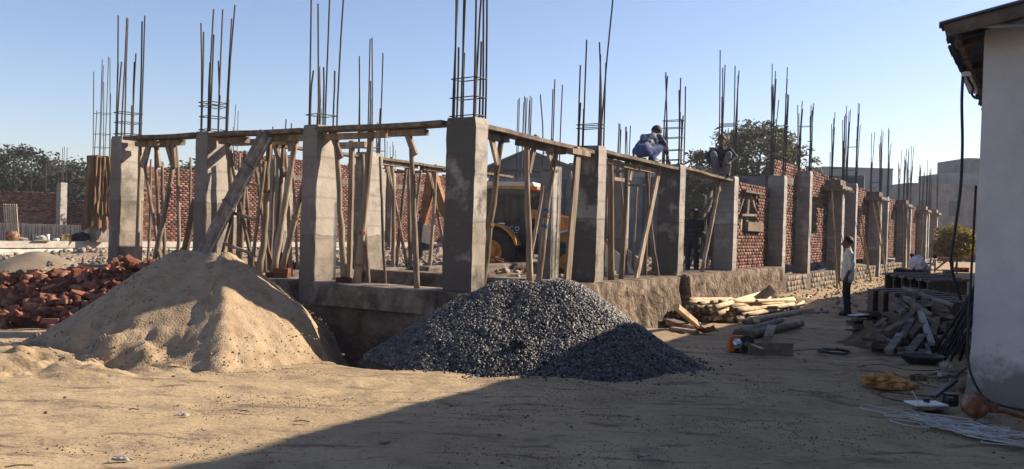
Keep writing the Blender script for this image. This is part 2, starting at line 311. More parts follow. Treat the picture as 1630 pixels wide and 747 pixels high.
def ground_mat():
    m = bpy.data.materials.new('site_earth'); m.use_nodes = True; n = m.node_tree.nodes; l = m.node_tree.links; b = n['Principled BSDF']
    tc = n.new('ShaderNodeTexCoord'); P = tc.outputs['Object']
    def nz(sc, det=7, ro=.62, vec=P):
        q = n.new('ShaderNodeTexNoise'); q.inputs['Scale'].default_value = sc; q.inputs['Detail'].default_value = det; q.inputs['Roughness'].default_value = ro; l.new(vec, q.inputs['Vector']); return q.outputs['Fac']
    def rng(x, a, b_, c=0, d=1):
        q = n.new('ShaderNodeMapRange'); q.inputs[1].default_value = a; q.inputs[2].default_value = b_; q.inputs[3].default_value = c; q.inputs[4].default_value = d; l.new(x, q.inputs[0]); return q.outputs[0]
    def mix(f, a, b_):
        q = n.new('ShaderNodeMix'); q.data_type = 'RGBA'; l.new(f, q.inputs[0])
        for i, c in ((6, a), (7, b_)):
            if isinstance(c, tuple): q.inputs[i].default_value = (*c, 1)
            else: l.new(c, q.inputs[i])
        return q.outputs[2]
    col = mix(rng(nz(.45), .38, .64), (.325,.245,.15), (.43,.328,.2))
    col = mix(rng(nz(2.3), .5, .72), col, (.24,.18,.125))
    mp = n.new('ShaderNodeMapping'); mp.inputs['Rotation'].default_value = (0, 0, R(25)); mp.inputs['Scale'].default_value = (.7, 3.2, 1); l.new(P, mp.inputs[0])
    col = mix(rng(nz(1.5, 6, .65, mp.outputs[0]), .55, .63, 0, .8), col, (.15,.11,.078))     # scuffs and damp soil patches
    col = mix(rng(nz(22, 4), .58, .68, 0, .75), col, (.13,.095,.07))
    mp3 = n.new('ShaderNodeMapping'); mp3.inputs['Rotation'].default_value = (0, 0, R(8)); mp3.inputs['Scale'].default_value = (1, 3.5, 1); l.new(P, mp3.inputs[0])
    col = mix(rng(nz(9, 5, .7, mp3.outputs[0]), .6, .66, 0, .7), col, (.12,.085,.06))       # chaff, bark and small dark chips
    col = mix(rng(nz(34, 3), .64, .74, 0, .5), col, (.5,.42,.31))
    l.new(col, b.inputs['Base Color']); b.inputs['Roughness'].default_value = .95; b.inputs['Specular IOR Level'].default_value = .12
    bp = n.new('ShaderNodeBump'); bp.inputs['Strength'].default_value = .7; bp.inputs['Distance'].default_value = .03; l.new(nz(16, 9, .7), bp.inputs['Height'])
    b2 = n.new('ShaderNodeBump'); b2.inputs['Strength'].default_value = .5; b2.inputs['Distance'].default_value = .05; l.new(nz(4, 6, .65, mp.outputs[0]), b2.inputs['Height']); l.new(bp.outputs[0], b2.inputs['Normal'])
    l.new(b2.outputs[0], b.inputs['Normal']); return m
MT['ground'] = ground_mat()
def dirty_foot(m):      # mud splashed on the foot of the plaster, in tongues and drips
    n = m.node_tree.nodes; l = m.node_tree.links; b = n['Principled BSDF']; tc = n.new('ShaderNodeTexCoord'); sx = n.new('ShaderNodeSeparateXYZ'); l.new(tc.outputs['Object'], sx.inputs[0])
    nz = n.new('ShaderNodeTexNoise'); nz.inputs['Scale'].default_value = 2.6; nz.inputs['Detail'].default_value = 8; nz.inputs['Roughness'].default_value = .7; l.new(tc.outputs['Object'], nz.inputs['Vector'])
    ma = n.new('ShaderNodeMath'); ma.operation = 'MULTIPLY_ADD'; ma.inputs[1].default_value = -1.9; l.new(nz.outputs['Fac'], ma.inputs[0]); l.new(sx.outputs[2], ma.inputs[2])
    mr = n.new('ShaderNodeMapRange'); mr.inputs[1].default_value = -.75; mr.inputs[2].default_value = -.35; mr.inputs[3].default_value = .8; mr.inputs[4].default_value = 0; l.new(ma.outputs[0], mr.inputs[0])
    n3 = n.new('ShaderNodeTexNoise'); n3.inputs['Scale'].default_value = .8; n3.inputs['Detail'].default_value = 9; n3.inputs['Roughness'].default_value = .72; l.new(tc.outputs['Object'], n3.inputs['Vector'])
    m3 = n.new('ShaderNodeMapRange'); m3.inputs[1].default_value = .56; m3.inputs[2].default_value = .7; m3.inputs[4].default_value = .45; l.new(n3.outputs['Fac'], m3.inputs[0])
    src = b.inputs['Base Color'].links[0].from_socket
    for fac, c in ((m3.outputs[0], (.25,.235,.215,1)), (mr.outputs[0], (.12,.1,.08,1))):
        mx = n.new('ShaderNodeMix'); mx.data_type = 'RGBA'; l.new(fac, mx.inputs[0]); l.new(src, mx.inputs[6]); mx.inputs[7].default_value = c; src = mx.outputs[2]
    l.new(src, b.inputs['Base Color'])
dirty_foot(MT['white_wall'])

# ================================================================== THE SETTING
# ------------------------------------------------------------------ heights of the ground and the heaps
SAND_C = Vector((-4.08, 11.35)); SAND_H = 1.22
def ground_z(x, y):
    ru = (x-C0.x)*UD.x+(y-C0.y)*UD.y; rv = (x-C0.x)*VD.x+(y-C0.y)*VD.y
    near = np.clip(1-(np.hypot(x, y-10)-14)/14, 0, 1)
    z = near*(fbm(x*.55, y*.55, 3, 3)*.05 + fbm(x*2.6, y*2.6, 9, 4)*.03)
    wx = x*math.cos(.45)+y*math.sin(.45); wy = -x*math.sin(.45)+y*math.cos(.45)
    z = z + near*np.abs(fbm(wx*.7, wy*2.8, 21, 4))*-.05                       # scuffs left by wheels and feet
    tr = sstep(-1.75,-1.25,ru)*(1-sstep(-.12,.05,ru))*sstep(-.35,.1,rv)*(1-sstep(1.5,2.5,rv))
    z = z - tr*(.55+.2*fbm(x*2, y*2, 5, 3))                                  # foundation trench before the left side
    tr2 = sstep(4.4,5.0,ru)*(1-sstep(8.2,8.9,ru))*sstep(-.85,-.55,rv)*(1-sstep(-.1,.05,rv))
    z = z - tr2*.4                                                           # hole at the foot of the right plinth
    ch = np.exp(-(((x+5.4)/2.0)**2+((y-9.6)/.95)**2)**2)                    # trodden spilt sand
    z = z + ch*(.03+.3*np.minimum(np.abs(fbm(x*1.7, y*2.4, 31, 3))*1.7, .6)-.07+.1*fbm(x*4.2, y*5.5, 33, 3))
    md = sstep(9.8,12,ru)*sstep(-3.0,-1.6,rv)*(1-sstep(.2,.5,rv))*near       # lumps of spoil along the plinth
    z = z + md*(.06+.2*fbm(x*1.6, y*1.6, 41, 4))
    return z
def axis(dense0, dense1, step, lo, hi):
    a = list(np.arange(dense0, dense1, step)); s = step
    while a[-1] < hi: s *= 1.12; a.append(a[-1]+s)
    s = step
    while a[0] > lo: s *= 1.12; a.insert(0, a[0]-s)
    return np.array(a)
def grid_obj(name, xs, ys, zf, mat_, parent=None, cut=None):
    X, Y = np.meshgrid(xs, ys); Z = zf(X, Y); nx, ny = len(xs), len(ys)
    v = np.stack([X.ravel(), Y.ravel(), Z.ravel()], 1)
    i = np.arange(nx*ny).reshape(ny, nx); f = np.stack([i[:-1,:-1], i[:-1,1:], i[1:,1:], i[1:,:-1]], -1).reshape(-1, 4)
    if cut is not None:
        keep = cut(X, Y); f = f[keep.ravel()[f].any(1)]
        used = np.unique(f); mp = np.zeros(nx*ny, dtype=np.int64); mp[used] = np.arange(len(used)); v = v[used]; f = mp[f]
    return link(name, v, f, mat_, parent, None if cut is not None else (0, 0, 0), True)
g = grid_obj('ground', axis(-8.5, 7.5, .045, -900, 900), axis(5.0, 15.5, .045, -60, 1800), ground_z, MT['ground']); tag(g, kind='structure')

# earth and rubble inside the new building
def fill_z(a, b):    # on u, v
    base = .36+.06*sstep(3.8, 6, a)+.0*b
    return base+.22*fbm(a*.8, b*.8, 51, 4)+.16*np.maximum(0, fbm(a*.45+3, b*.45, 57, 3))
def fill():
    us = np.arange(.3, 46, .14); vs = np.arange(.3, 21, .14); A, B = np.meshgrid(us, vs); Z = fill_z(A, B)
    X = C0.x+A*UD.x+B*VD.x; Y = C0.y+A*UD.y+B*VD.y; nx, ny = len(us), len(vs)
    i = np.arange(nx*ny).reshape(ny, nx); f = np.stack([i[:-1,:-1], i[:-1,1:], i[1:,1:], i[1:,:-1]], -1).reshape(-1, 4)[:, ::-1]
    return tag(link('earth_fill', np.stack([X.ravel(), Y.ravel(), Z.ravel()], 1), f, MT['rubble_soil'], None, None, True), kind='structure')
fill()

# ------------------------------------------------------------------ columns with their starter bars
def rough_shaft(mb_dims, amp=.006, seed=0, taper=0):
    """a cast column: subdivided box with worn arrises, on the building's axes"""
    u0, u1, v0, v1, z0, z1 = mb_dims; bm = bmesh.new(); bmesh.ops.create_cube(bm, size=1)
    bmesh.ops.subdivide_edges(bm, edges=[e for e in bm.edges if abs(e.verts[0].co.z-e.verts[1].co.z) > .5], cuts=16)
    bmesh.ops.subdivide_edges(bm, edges=[e for e in bm.edges if abs(e.verts[0].co.z-e.verts[1].co.z) < .01], cuts=3)
    bmesh.ops.bevel(bm, geom=[e for e in bm.edges if len(e.link_faces) == 2 and e.calc_face_angle(0) > 1.2], offset=.03, segments=1, affect='EDGES')
    vs = []
    for v in bm.verts:
        c = v.co; k = 1+taper*(.5-c.z)
        p = W((u0+u1)/2+c.x*(u1-u0)*k, (v0+v1)/2+c.y*(v1-v0)*k, (z0+z1)/2+c.z*(z1-z0))
        edge = abs(c.x) > .42 and abs(c.y) > .42; nn = mnoise.noise_vector(p*4+Vector((seed*7, 0, 0)))*amp + mnoise.noise_vector(p*17)*amp*(1.6 if edge else .5)
        vs.append(p+nn)
    bm.verts.index_update(); fs = [tuple(v.index for v in f.verts) for f in bm.faces]; bm.free(); return vs, fs
def stirrup(mb, u0, u1, v0, v1, z, r=.008):
    c = [W(u0, v0, z), W(u1, v0, z+.01), W(u1, v1, z), W(u0, v1, z-.01), W(u0, v0, z)]
    mb.tube(c, r, 4); return mb
def starter_bars(t, u0, u1, v0, v1, z, heights, rings, lean=.035, r=.014, seed=0):
    rr = random.Random(seed*13+5); ins = .05
    cu = [u0+ins, u1-ins]; cv = [v0+ins, v1-ins]; n = len(heights)
    spots = [(cu[0],cv[0]),(cu[1],cv[1]),(cu[0],cv[1]),(cu[1],cv[0]),(cu[0]+.035,cv[0]),(cu[1]-.035,cv[1]),(cu[0],cv[1]-.035),(cu[1],cv[0]+.035),((cu[0]+cu[1])/2,cv[0]),((cu[0]+cu[1])/2,cv[1])]
    for k, h in enumerate(heights):
        a, b = spots[k % len(spots)]; a += rr.uniform(-.02, .02); b += rr.uniform(-.02, .02)
        la, lb = rr.gauss(0, lean*.6), rr.gauss(0, lean*.6); q = rr.uniform(-.02, .02)
        zr = min(.35, h*.5)
        pts = [W(a, b, z-.05), W(a, b, z+zr), W(a+la*.4*(h-zr)+q*.5, b+lb*.4*(h-zr), z+zr+(h-zr)*.5), W(a+la*(h-zr), b+lb*(h-zr), z+h)]
        mb = MB(); mb.tube(pts, r, 5); mb.build('starter_bar', MT['rebar'], t)
    for zz in rings:
        mb = MB(); e = rr.uniform(0, .015); stirrup(mb, cu[0]-.015-e, cu[1]+.015, cv[0]-.015, cv[1]+.015+e, z+zz); mb.build('stirrup', MT['rebar'], t)
ORDINAL = ['first','second','third','fourth','fifth','sixth','seventh','eighth','ninth','tenth','eleventh','twelfth']
COLN = [0]
def column(u0, du, v0, dv, z0, z1, label, mat_, heights, rings=(.04,.2,.38), group='concrete columns of the new building', amp=.006, lean=.035, taper=0.015, foot=None):
    COLN[0] += 1; t = thing('concrete_column', W(u0+du/2, v0+dv/2, z0), label, 'column', group)
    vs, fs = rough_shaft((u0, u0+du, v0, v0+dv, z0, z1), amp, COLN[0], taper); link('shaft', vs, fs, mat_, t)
    starter_bars(t, u0, u0+du, v0, v0+dv, z1, heights, rings, lean, seed=COLN[0]); return t
PZ = .77; CZ = 3.03                                         # top of the plinth, top of the first cast of columns
V1, V2, V3 = 2.75, 5.12, 7.33           # columns along the left side
H8 = lambda a, b, n=8, s=1: [random.Random(s*31+k).uniform(a, b) for k in range(n)]
column(0, .32, 0, .46, PZ-.12, CZ+.02, 'thick damp-stained corner column nearest the camera, behind the dark gravel heap', MT['col_damp_shade'], [2.3,2.2,2.4,2.15,2.3,2.2,2.25,2.3,1.0,.95,1.0,.9], (.03,.27,.52), lean=.03)
column(0, .46, V1, .3, PZ-.5, CZ+.02, 'grey column first to the left of the corner column, half its face peeling', MT['col_side_shade'], [1.75,2.3,2.2,2.3,.85,.9,.8,.85], (.16,))
column(0, .46, V2, .3, PZ, CZ, 'grey column behind the sand heap crossed by a leaning grooved plank', MT['col_side_shade'], [1.95,2.05,1.75,2.1,1.55,1.2,1.6,1.9,.6,.95,1.1], (.04,.25,.48,.42), lean=.05)
column(0, .46, V3, .3, PZ, CZ-.01, 'leftmost grey column of the front row, behind the red brick heap', MT['col_side_shade'], [2.05,1.35,2.1,2.15,2.05,1.5,1.3,2.05,.55], (.05,.25,.42), lean=.04)
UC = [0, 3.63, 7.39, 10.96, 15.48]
column(UC[1], .32, 0, .46, PZ, CZ, 'dark stained column first to the right of the corner column', MT['col_damp_shade'], [1.5,1.8,1.35,1.4,.7,.65,.72,1.75,2.6], (.3,.36), lean=.035)
column(UC[2], .32, 0, .46, PZ, CZ-.02, 'dark stained column beside the man bending over the boards', MT['col_damp_shade'], [1.75,1.85,1.8,1.6,1.5,1.9,.9,.95,1.0,.9,1.05], (.1,.3,.55,.75,.9), lean=.05)
column(UC[3], .32, 0, .46, PZ, CZ-.02, 'clean pale column beside the squatting man on the board', MT['col_smooth'], [2.6,2.7,3.0,2.4,2.5,2.6,1.9,2.1], (.5,1.2,1.25), lean=.03)
column(3.71, .46, 5.0, .32, .3, CZ, 'inner column in shade seen between the left columns', MT['col_side_shade'], [2.2,2.3,1.9,2.0,1.4,1.1,1.3,.9], (.1,.4), lean=.05)
column(7.6, .4, 8.07, .3, .4, CZ, 'lit inner column just right of the shaded inner one', MT['col_side_shade'], [1.1,1.2,1.0,.9,1.15,.7], (.2,.45))
column(7.6, .42, 3.03, .32, .3, CZ, 'inner column standing in front of the yellow digger', MT['col_side_shade'], [1.9,1.75,1.6,1.85,.6,.5], (.3,), lean=.08)
column(3.8, .42, 7.5, .3, .3, CZ-.1, 'dark inner column deep between the left props', MT['col_side_shade'], [.6,.9,.7,.8], (.1,))
column(12.9, .4, 6.9, .35, .4, 3.0, 'far inner column behind the digger cab carrying a dense sheaf of bars', MT['col_side_shade'], [2.5,2.6,2.45,2.55,2.5,2.4,2.5,2.6,2.45], (.4,), lean=.01)
column(12.3, .32, 3.4, .32, .4, 2.95, 'far inner column behind the first right column', MT['col_side_shade'], [1.5,1.6,1.4,1.55,1.5,1.45,1.6,1.4], (.3,), lean=.03)

# the walled wing further along the right side: pilasters, capped columns, brick bays on a stone plinth
PIL = [(15.48, 3.33), (18.56, 3.67), (26.18, 3.75), (33.98, 3.6), (41.88, 3.55), (50.2, 3.5)]
for k, (u, zt) in enumerate(PIL):
    column(u, .34, 0, .46, 0, zt, ['pale pilaster at the near end of the brick wing, reaching the ground', 'second pilaster of the brick wing, left of the standing man', 'pilaster of the brick wing directly above the standing man', 'fourth pilaster of the brick wing counted from its near end', 'fifth pilaster of the brick wing counted from its near end', 'farthest pilaster of the brick wing'][k],
           MT['col_smooth'], [H8(2.0,3.2,14,k), H8(1.5,2.5,12,k), H8(1.6,3.2,16,k), H8(1.5,3.2,16,k), H8(1.5,3.2,16,k), H8(1.3,3.0,16,k)][k], (.5, 1.4) if k < 3 else (), amp=.005, lean=.03)
CAPC = [23.0, 31.2, 39.5, 47.9, 53.7]
for k, u in enumerate(CAPC):
    t = column(u, .4, -.12, .5, 0, 3.3, ['nearest', 'second', 'third', 'fourth', 'farthest'][k]+' of the columns of the brick wing that carry a flat board cap', MT['col_smooth'], H8(1.2,3.2,15,k+40), (.8,) if k < 2 else (), group='capped columns of the brick wing', lean=.03)
    c = thing('formwork_cap', W(u+.1, .1, 3.3), ['nearest', 'second', 'third', 'fourth', 'farthest'][k]+' flat formwork cap on a column of the brick wing', 'formwork', 'formwork caps of the brick wing')
    MB().bbox(u-1.0, u+.75, -.3, .5, 3.31, 3.43).build('slab', MT['concrete'], c)
    MB().bbox(u-.35, u+.6, -.1, .42, 3.43, 3.66).build('form_box', MT['wood_dark'], c)
    for a in (-.8, -.1, .5): MB().bar(W(u+a, -.38, 3.28), W(u+a, .5, 3.28), .07, .06).build('bearer', MT['wood'], c)

def wall_core(mb, P0, dU, dN, L, z0, z1, th, ops, mi=0):
    xs = sorted({0, L, *[o[0] for o in ops], *[o[1] for o in ops]})
    for a, b in zip(xs, xs[1:]):
        m = (a+b)/2; cuts = sorted((o[2], o[3]) for o in ops if o[0] < m < o[1]); z = z0
        for c0, c1 in cuts+[(z1, z1)]:
            if c0 > z+.001:
                p = P0+dU*a; q = P0+dU*b
                mb.hexa([p+ZD*z, q+ZD*z, q+dN*th+ZD*z, p+dN*th+ZD*z], [p+ZD*c0, q+ZD*c0, q+dN*th+ZD*c0, p+dN*th+ZD*c0], mi)
            z = max(z, c1)
    return mb
BRK = {}
def brick_wall(name, P0, dU, dN, L, z0, ztop, label, ops=(), parts=0, band=None, seed=1, group='brick walls of the new building'):
    """bricks laid in courses on the face of a mortar core; dN points into the wall. ztop: number or function of length along the wall"""
    rr = random.Random(seed); zt = ztop if callable(ztop) else (lambda x: ztop)
    t = thing(name, P0+dU*L/2+ZD*z0, label, 'wall', group)
    mb = MB(); n = max(1, int(L/1.2)) if callable(ztop) else 1
    for k in range(n):
        a, b = L*k/n, L*(k+1)/n; oo = [(max(o[0], a)-a, min(o[1], b)-a, o[2], o[3]) for o in ops if o[1] > a and o[0] < b]
        wall_core(mb, P0+dU*a+dN*.03, dU, dN, b-a, z0, min(zt(a), zt(b))-.09, .2, oo)
    mb.build('mortar_core', MT['mortar'], t)
    ch, bl = .085, .24; items = []; row = 0; z = z0
    while z < max(zt(0), zt(L), zt(L/2))-.05:
        x = -(row % 2)*bl/2 + rr.uniform(-.02, .02)
        while x < L:
            l = bl-.012 + rr.uniform(-.012, .008); a, b = max(x, 0), min(x+l, L)
            mid = (a+b)/2
            if b-a > .05 and z+ch-.01 < zt(mid)+rr.uniform(-.03,.05) and not any(o[0]-.02 < mid < o[1]+.02 and o[2]-.03 < z+ch/2 < o[3]+.01 for o in ops) and not (band and band[0] < z+ch/2 < band[1]) and rr.random() > .004:
                items.append((a, b, z+rr.uniform(-.004, .004), z+ch-.012, rr.uniform(-.01, .012)))
            x += bl
        z += ch; row += 1
    parts_items = items if len(items) <= parts else items[:0]
    if parts and len(items) > parts:
        idx = set(sorted(range(len(items)), key=lambda i: -items[i][0] if dU.dot(UD) < 0 else items[i][0])[:parts])
        parts_items = [items[i] for i in sorted(idx)]; items = [it for i, it in enumerate(items) if i not in idx]
    elif parts: items = []
    def bv(it):
        a, b, c, d, pr = it; p = P0+dU*a-dN*pr; q = P0+dU*b-dN*pr; th = .1+pr
        return [p+ZD*c, q+ZD*c, q+dN*th+ZD*c, p+dN*th+ZD*c, p+ZD*d, q+ZD*d, q+dN*th+ZD*d, p+dN*th+ZD*d]
    F = np.array([(3,2,1,0),(4,5,6,7),(0,1,5,4),(1,2,6,5),(2,3,7,6),(3,0,4,7)])
    if items:
        V = np.array([[tuple(p) for p in bv(it)] for it in items]); fs = (F[None]+np.arange(len(items))[:,None,None]*8).reshape(-1, 4)
        tag(link('brick_courses', V.reshape(-1, 3), fs, MT['brick'], t), kind='stuff')
    for it in parts_items:
        a, b, c, d, pr = it; key = (round(b-a, 2), round(d-c, 2), tuple(round(x, 3) for x in dU), name)
        o_ = P0+dU*a+ZD*c-dN*pr
        if key not in BRK:
            mbx = MB(); L_ = b-a; p = Vector((0,0,0)); q = dU*L_; th = .1; h = ZD*(d-c)
            mbx.hexa([p, q, q+dN*th, p+dN*th], [p+h, q+h, q+dN*th+h, p+dN*th+h]); o = mbx.build('brick', MT['brick'], t, origin=(0,0,0)); BRK[key] = o.data
        else: o = bpy.data.objects.new('brick', BRK[key]); C.objects.link(o); o.parent = t
        o.location = o_-ORG[t.name]
    if band:
        m2 = MB(); xs = sorted({0, L, *[o[0] for o in ops if o[2] < band[1] and o[3] > band[0]], *[o[1] for o in ops if o[2] < band[1] and o[3] > band[0]]})
        m2.hexa([P0-dN*.006+ZD*(band[0]+.003), P0+dU*L-dN*.006+ZD*(band[0]+.003), P0+dU*L+dN*.03+ZD*(band[0]+.003), P0+dN*.03+ZD*(band[0]+.003)],
                [P0-dN*.006+ZD*(band[1]-.003), P0+dU*L-dN*.006+ZD*(band[1]-.003), P0+dU*L+dN*.03+ZD*(band[1]-.003), P0+dN*.03+ZD*(band[1]-.003)]); m2.build('lintel_band', MT['concrete'], t)
    return t
BV = .4
def bay(u0, u1, z1, label, ops=(), band=None, seed=1):
    return brick_wall('brick_wall', W(u0, BV, 0), UD, VD, u1-u0, PZ, z1, label, ops, 0, band, seed)
bay(UC[3]+.33, 15.47, 3.0, 'brick bay with the boarded window opening next to the squatting man', [(1.55, 3.0, 1.75, 2.72)], seed=3)
bay(15.83, 18.55, 3.84, 'plain brick bay between the first two pilasters, taller than the boarded bay', (), (3.2, 3.42), seed=4)
bay(18.91, 26.17, 3.8, 'brick bay with a dark window opening left of the standing man', [(1.3, 2.6, 1.75, 2.95), (5.2, 6.4, 1.75, 2.95)], seed=5)
bay(26.53, 33.97, 3.75, 'brick bay right of the standing man, third of the wing', [(1.6, 2.9, 1.75, 2.95), (5.6, 6.8, 1.75, 2.95)], seed=6)
bay(34.33, 41.87, 3.7, 'fourth brick bay of the wing', [(1.6, 2.9, 1.75, 2.95), (5.6, 6.8, 1.75, 2.95)], seed=7)
bay(42.23, 50.19, 3.6, 'fifth brick bay of the wing', [(1.6, 2.9, 1.75, 2.95)], seed=8)
bay(50.55, 55.2, 3.5, 'farthest short brick bay of the wing', (), seed=9)
# boarded window in the first bay
t = thing('window_formwork', W(13.5, BV+.1, 1.75), 'timber props and boards set in the brick window opening', 'formwork')
u0 = UC[3]+.33
MB().bbox(u0+1.5, u0+3.05, BV-.14, BV+.2, 2.725, 2.79).build('top_board', MT['board'], t)
MB().bar(W(u0+2.2, BV+.05, 1.78), W(u0+2.35, BV+.05, 2.72), .16, .05, VD).build('upright', MT['wood'], t)
MB().bar(W(u0+1.62, BV+.05, 2.3), W(u0+2.0, BV+.05, 2.72), .06, .05, VD).build('brace', MT['wood'], t)
MB().bar(W(u0+2.95, BV+.05, 2.35), W(u0+2.55, BV+.05, 2.72), .06, .05, VD).build('brace', MT['wood'], t)
MB().bar(W(u0+1.4, BV-.05, 2.14), W(u0+2.75, BV-.05, 2.17), .07, .06).build('rail', MT['wood'], t)
MB().bar(W(u0+1.62, BV+.02, 1.76), W(u0+1.66, BV+.02, 2.12), .12, .04, VD).build('short_post', MT['wood'], t)
MB().bbox(u0+1.9, u0+3.3, BV-.1, BV-.02, 1.74, 1.98).build('sill_board', MT['wood_dark'], t)

# plinths
def plinth(label, name='plinth_beam'):
    return thing(name, C0, label, 'plinth', 'plinths of the new building')
def rough_plate(name, t, P, dU, dN, L, z0, z1, mat_, amp=.05, step=.09, seed=0, slope=.0, depth=.5):
    """a battered rough face with its top, one displaced sheet closed by a back"""
    nu = max(2, int(L/step)); prof = [(slope, z0), (slope*.75, z0+(z1-z0)*.25), (slope*.5, z0+(z1-z0)*.5), (slope*.25, z0+(z1-z0)*.75), (0.02, z1-.02), (-.06, z1), (-depth*.5, z1), (-depth, z1), (-depth, z0)]
    v = []
    for i in range(nu+1):
        for (o, z) in prof:
            p = P+dU*(L*i/nu)-dN*o+ZD*z; q = p*2.2+Vector((seed*5, 0, 0)); k = amp if z < z1-.05 and o >= 0 else amp*.25
            v.append(p-dN*(mnoise.noise(q)*k+mnoise.noise(p*6.5)*k*.6)+ZD*mnoise.noise(p*3)*k*.35)
    m = len(prof); f = [(i*m+j, (i+1)*m+j, (i+1)*m+j+1, i*m+j+1) for i in range(nu) for j in range(m-1)] + [tuple(range(m)), tuple(nu*m+j for j in range(m))[::-1]]
    return link(name, v, f, mat_, t, None, True)
t = plinth('smooth concrete plinth beam along the left side, above the trench')
rough_plate('beam', t, W(-.12, V1-.02, 0), -VD, UD, V1-.49, PZ-.32, PZ, MT['concrete'], .022, .06, 13, .0, .62)
rough_plate('beam', t, W(-.12, 8.2, 0), -VD, UD, 8.2-V1-.33, PZ-.32, PZ-.004, MT['concrete'], .022, .06, 14, .0, .62)
rough_plate('earth_bank', t, W(-.06, 8.2, 0), -VD, UD, 8.0, -.75, PZ-.325, MT['dark_soil'], .1, .09, 3, .12)
t = plinth('mud covered plinth bank along the right side, behind the gravel and logs')
rough_plate('bank', t, W(-.1, -.08, 0), UD, VD, UC[2]+.0, -.25, PZ, MT['mud_plaster'], .1, .07, 5, .16, .9)
rough_plate('bank', t, W(UC[2]+.45, -.06, 0), UD, VD, 15.42-UC[2]-.5, -.2, PZ+.01, MT['mud_plaster'], .1, .07, 6, .14, .9)
t = plinth('inner cross plinth beam behind the first bay of the left side')
rough_plate('beam', t, W(3.7, 8.2, 0), -VD, UD, 7.3, PZ-.3, PZ-.02, MT['concrete'], .03, .07, 15, .0, .4)
rough_plate('earth_bank', t, W(3.74, 8.2, 0), -VD, UD, 7.3, .05, PZ-.3, MT['dark_soil'], .1, .1, 4, .1)
t = plinth('inner long plinth beam running back from the plank column')
rough_plate('beam', t, W(.5, V2-.02, 0), UD, VD, 3.2, PZ-.3, PZ-.02, MT['concrete'], .03, .07, 16, .0, .32); rough_plate('beam', t, W(4.1, V2-.02, 0), UD, VD, 9.9, PZ-.3, PZ-.02, MT['concrete'], .03, .07, 17, .0, .32)
t = plinth('stone plinth of the brick wing with pale capping blocks', 'stone_plinth')
rr = random.Random(4); us = 13.6; cap = []
while us < 55:
    L = rr.uniform(.42, .75); 
    if not any(a-.06 < us+L and us < a+.4 for a, _ in PIL) and not any(a-.06 < us+L and us < a+.46 for a in CAPC):
        MB().bbox(us+.006, us+L-.006, -.02+rr.uniform(-.015, .015), .38, PZ-.27, PZ+rr.uniform(-.01, .012)).build('capping_block', MT['pale_stone'], t)
        us += L
    else:
        nx = min([a+.36 for a, _ in PIL if a+.36 > us]+[a+.42 for a in CAPC if a+.42 > us]+[99]); st = min([a-.01 for a, _ in PIL if a+.36 > us]+[a-.01 for a in CAPC if a+.42 > us]+[us])
        if st-us > .12: MB().bbox(us+.006, st, -.02, .38, PZ-.27, PZ).build('capping_block', MT['pale_stone'], t)
        us = nx
MB().bbox(15.83, 55.1, -.008, .38, -.3, PZ-.275).build('core', MT['mortar'], t)
V = []; Fq = np.array([(3,2,1,0),(4,5,6,7),(0,1,5,4),(1,2,6,5),(2,3,7,6),(3,0,4,7)])
u = 15.83
for row in range(4):
    u = 15.83
    while u < 55.1:
        l = rr.uniform(.16, .38); z0 = -.12+row*.155; pr = rr.uniform(.0, .04)
        if not any(a-.02 < u+l and u < a+.36 for a, _ in PIL) and not any(a-.02 < u+l and u < a+.42 for a in CAPC):
            j = lambda: rr.uniform(-.02, .02)
            q = [(u+.01+j(), -pr), (u+l-.01+j(), -pr), (u+l, .1), (u, .1)]
            V.append([tuple(W(a, b, z0+.01+j())) for a, b in q]+[tuple(W(a, b, z0+.145+j()*.8)) for a, b in q])
        u += l
tag(link('rubble_stones', np.array(V).reshape(-1, 3), (Fq[None]+np.arange(len(V))[:,None,None]*8).reshape(-1, 4), MT['rubble_stone'], t), kind='stuff')

# the long left wall of the building (v about 21) and the cross wall at the back
PW = on_z(167, 384, PZ); _, VW = uv(PW); UW = uv(PW)[0]
UA1 = uv(on_v(372, 300, VW))[0]
brick_wall('brick_wall', W(UW, VW, 0), UD, VD, UA1-UW-.4, PZ, 3.5, 'lower brick wall seen behind the two leftmost columns', parts=300, seed=21)
brick_wall('brick_wall', W(UA1, VW, 0), UD, VD, 26, PZ, 4.4, 'long tall brick wall with a concrete band behind the left props', band=(3.42, 3.66), seed=22)
for k, (du_, h) in enumerate([(-.36, 2.8), (4.2, 2.4), (9.5, 1.6), (15, 1.4), (21, 1.4)]):
    column(UA1+du_, .32, VW-.3, .45, PZ-.3, [3.6, 4.3, 4.3, 4.3, 4.3][k], ['column where the lower and the tall left brick walls meet', 'first dark pilaster on the tall left brick wall', 'second pilaster on the tall left brick wall', 'third pilaster on the tall left brick wall', 'farthest pilaster on the tall left brick wall'][k], MT['col_side_shade'], H8(h*.5, h, 5, k+70), (.3,), group='pilasters of the left brick wall', lean=.04)
t = plinth('pale plinth running left below the cloth-wrapped column', 'stone_plinth')
U_L = uv(on_v(-60, 384, VW))[0]
MB().bbox(U_L, UA1+26, VW-.12, VW+.35, PZ-.22, PZ-.004).build('beam', MT['pale_stone'], t)
rough_plate('face', t, W(U_L, VW-.06, 0), UD, VD, UA1+26-U_L, -.1, PZ-.225, MT['pale_stone'], .1, .2, 8, .1, .4)
UB = 33.0
t = thing('back_wall', W(UB, 10, .3), 'grey plastered wall with bare brick below, far behind the digger', 'wall')
MB().bbox(UB, UB+.25, .9, VW-.2, .2, 4.5).build('masonry', MT['plaster_grey'], t)
tb = brick_wall('brick_wall', W(UB-.05, .9, 0), VD, UD, 9.0, .35, 3.0, 'low bare brick facing against the grey back wall, right of the digger', seed=33)
for k in range(4): MB().bbox(UB-.22, UB-.06, 1.2+k*5, 1.6+k*5, .2, 4.4).build('buttress', MT['plaster_blue'], t)

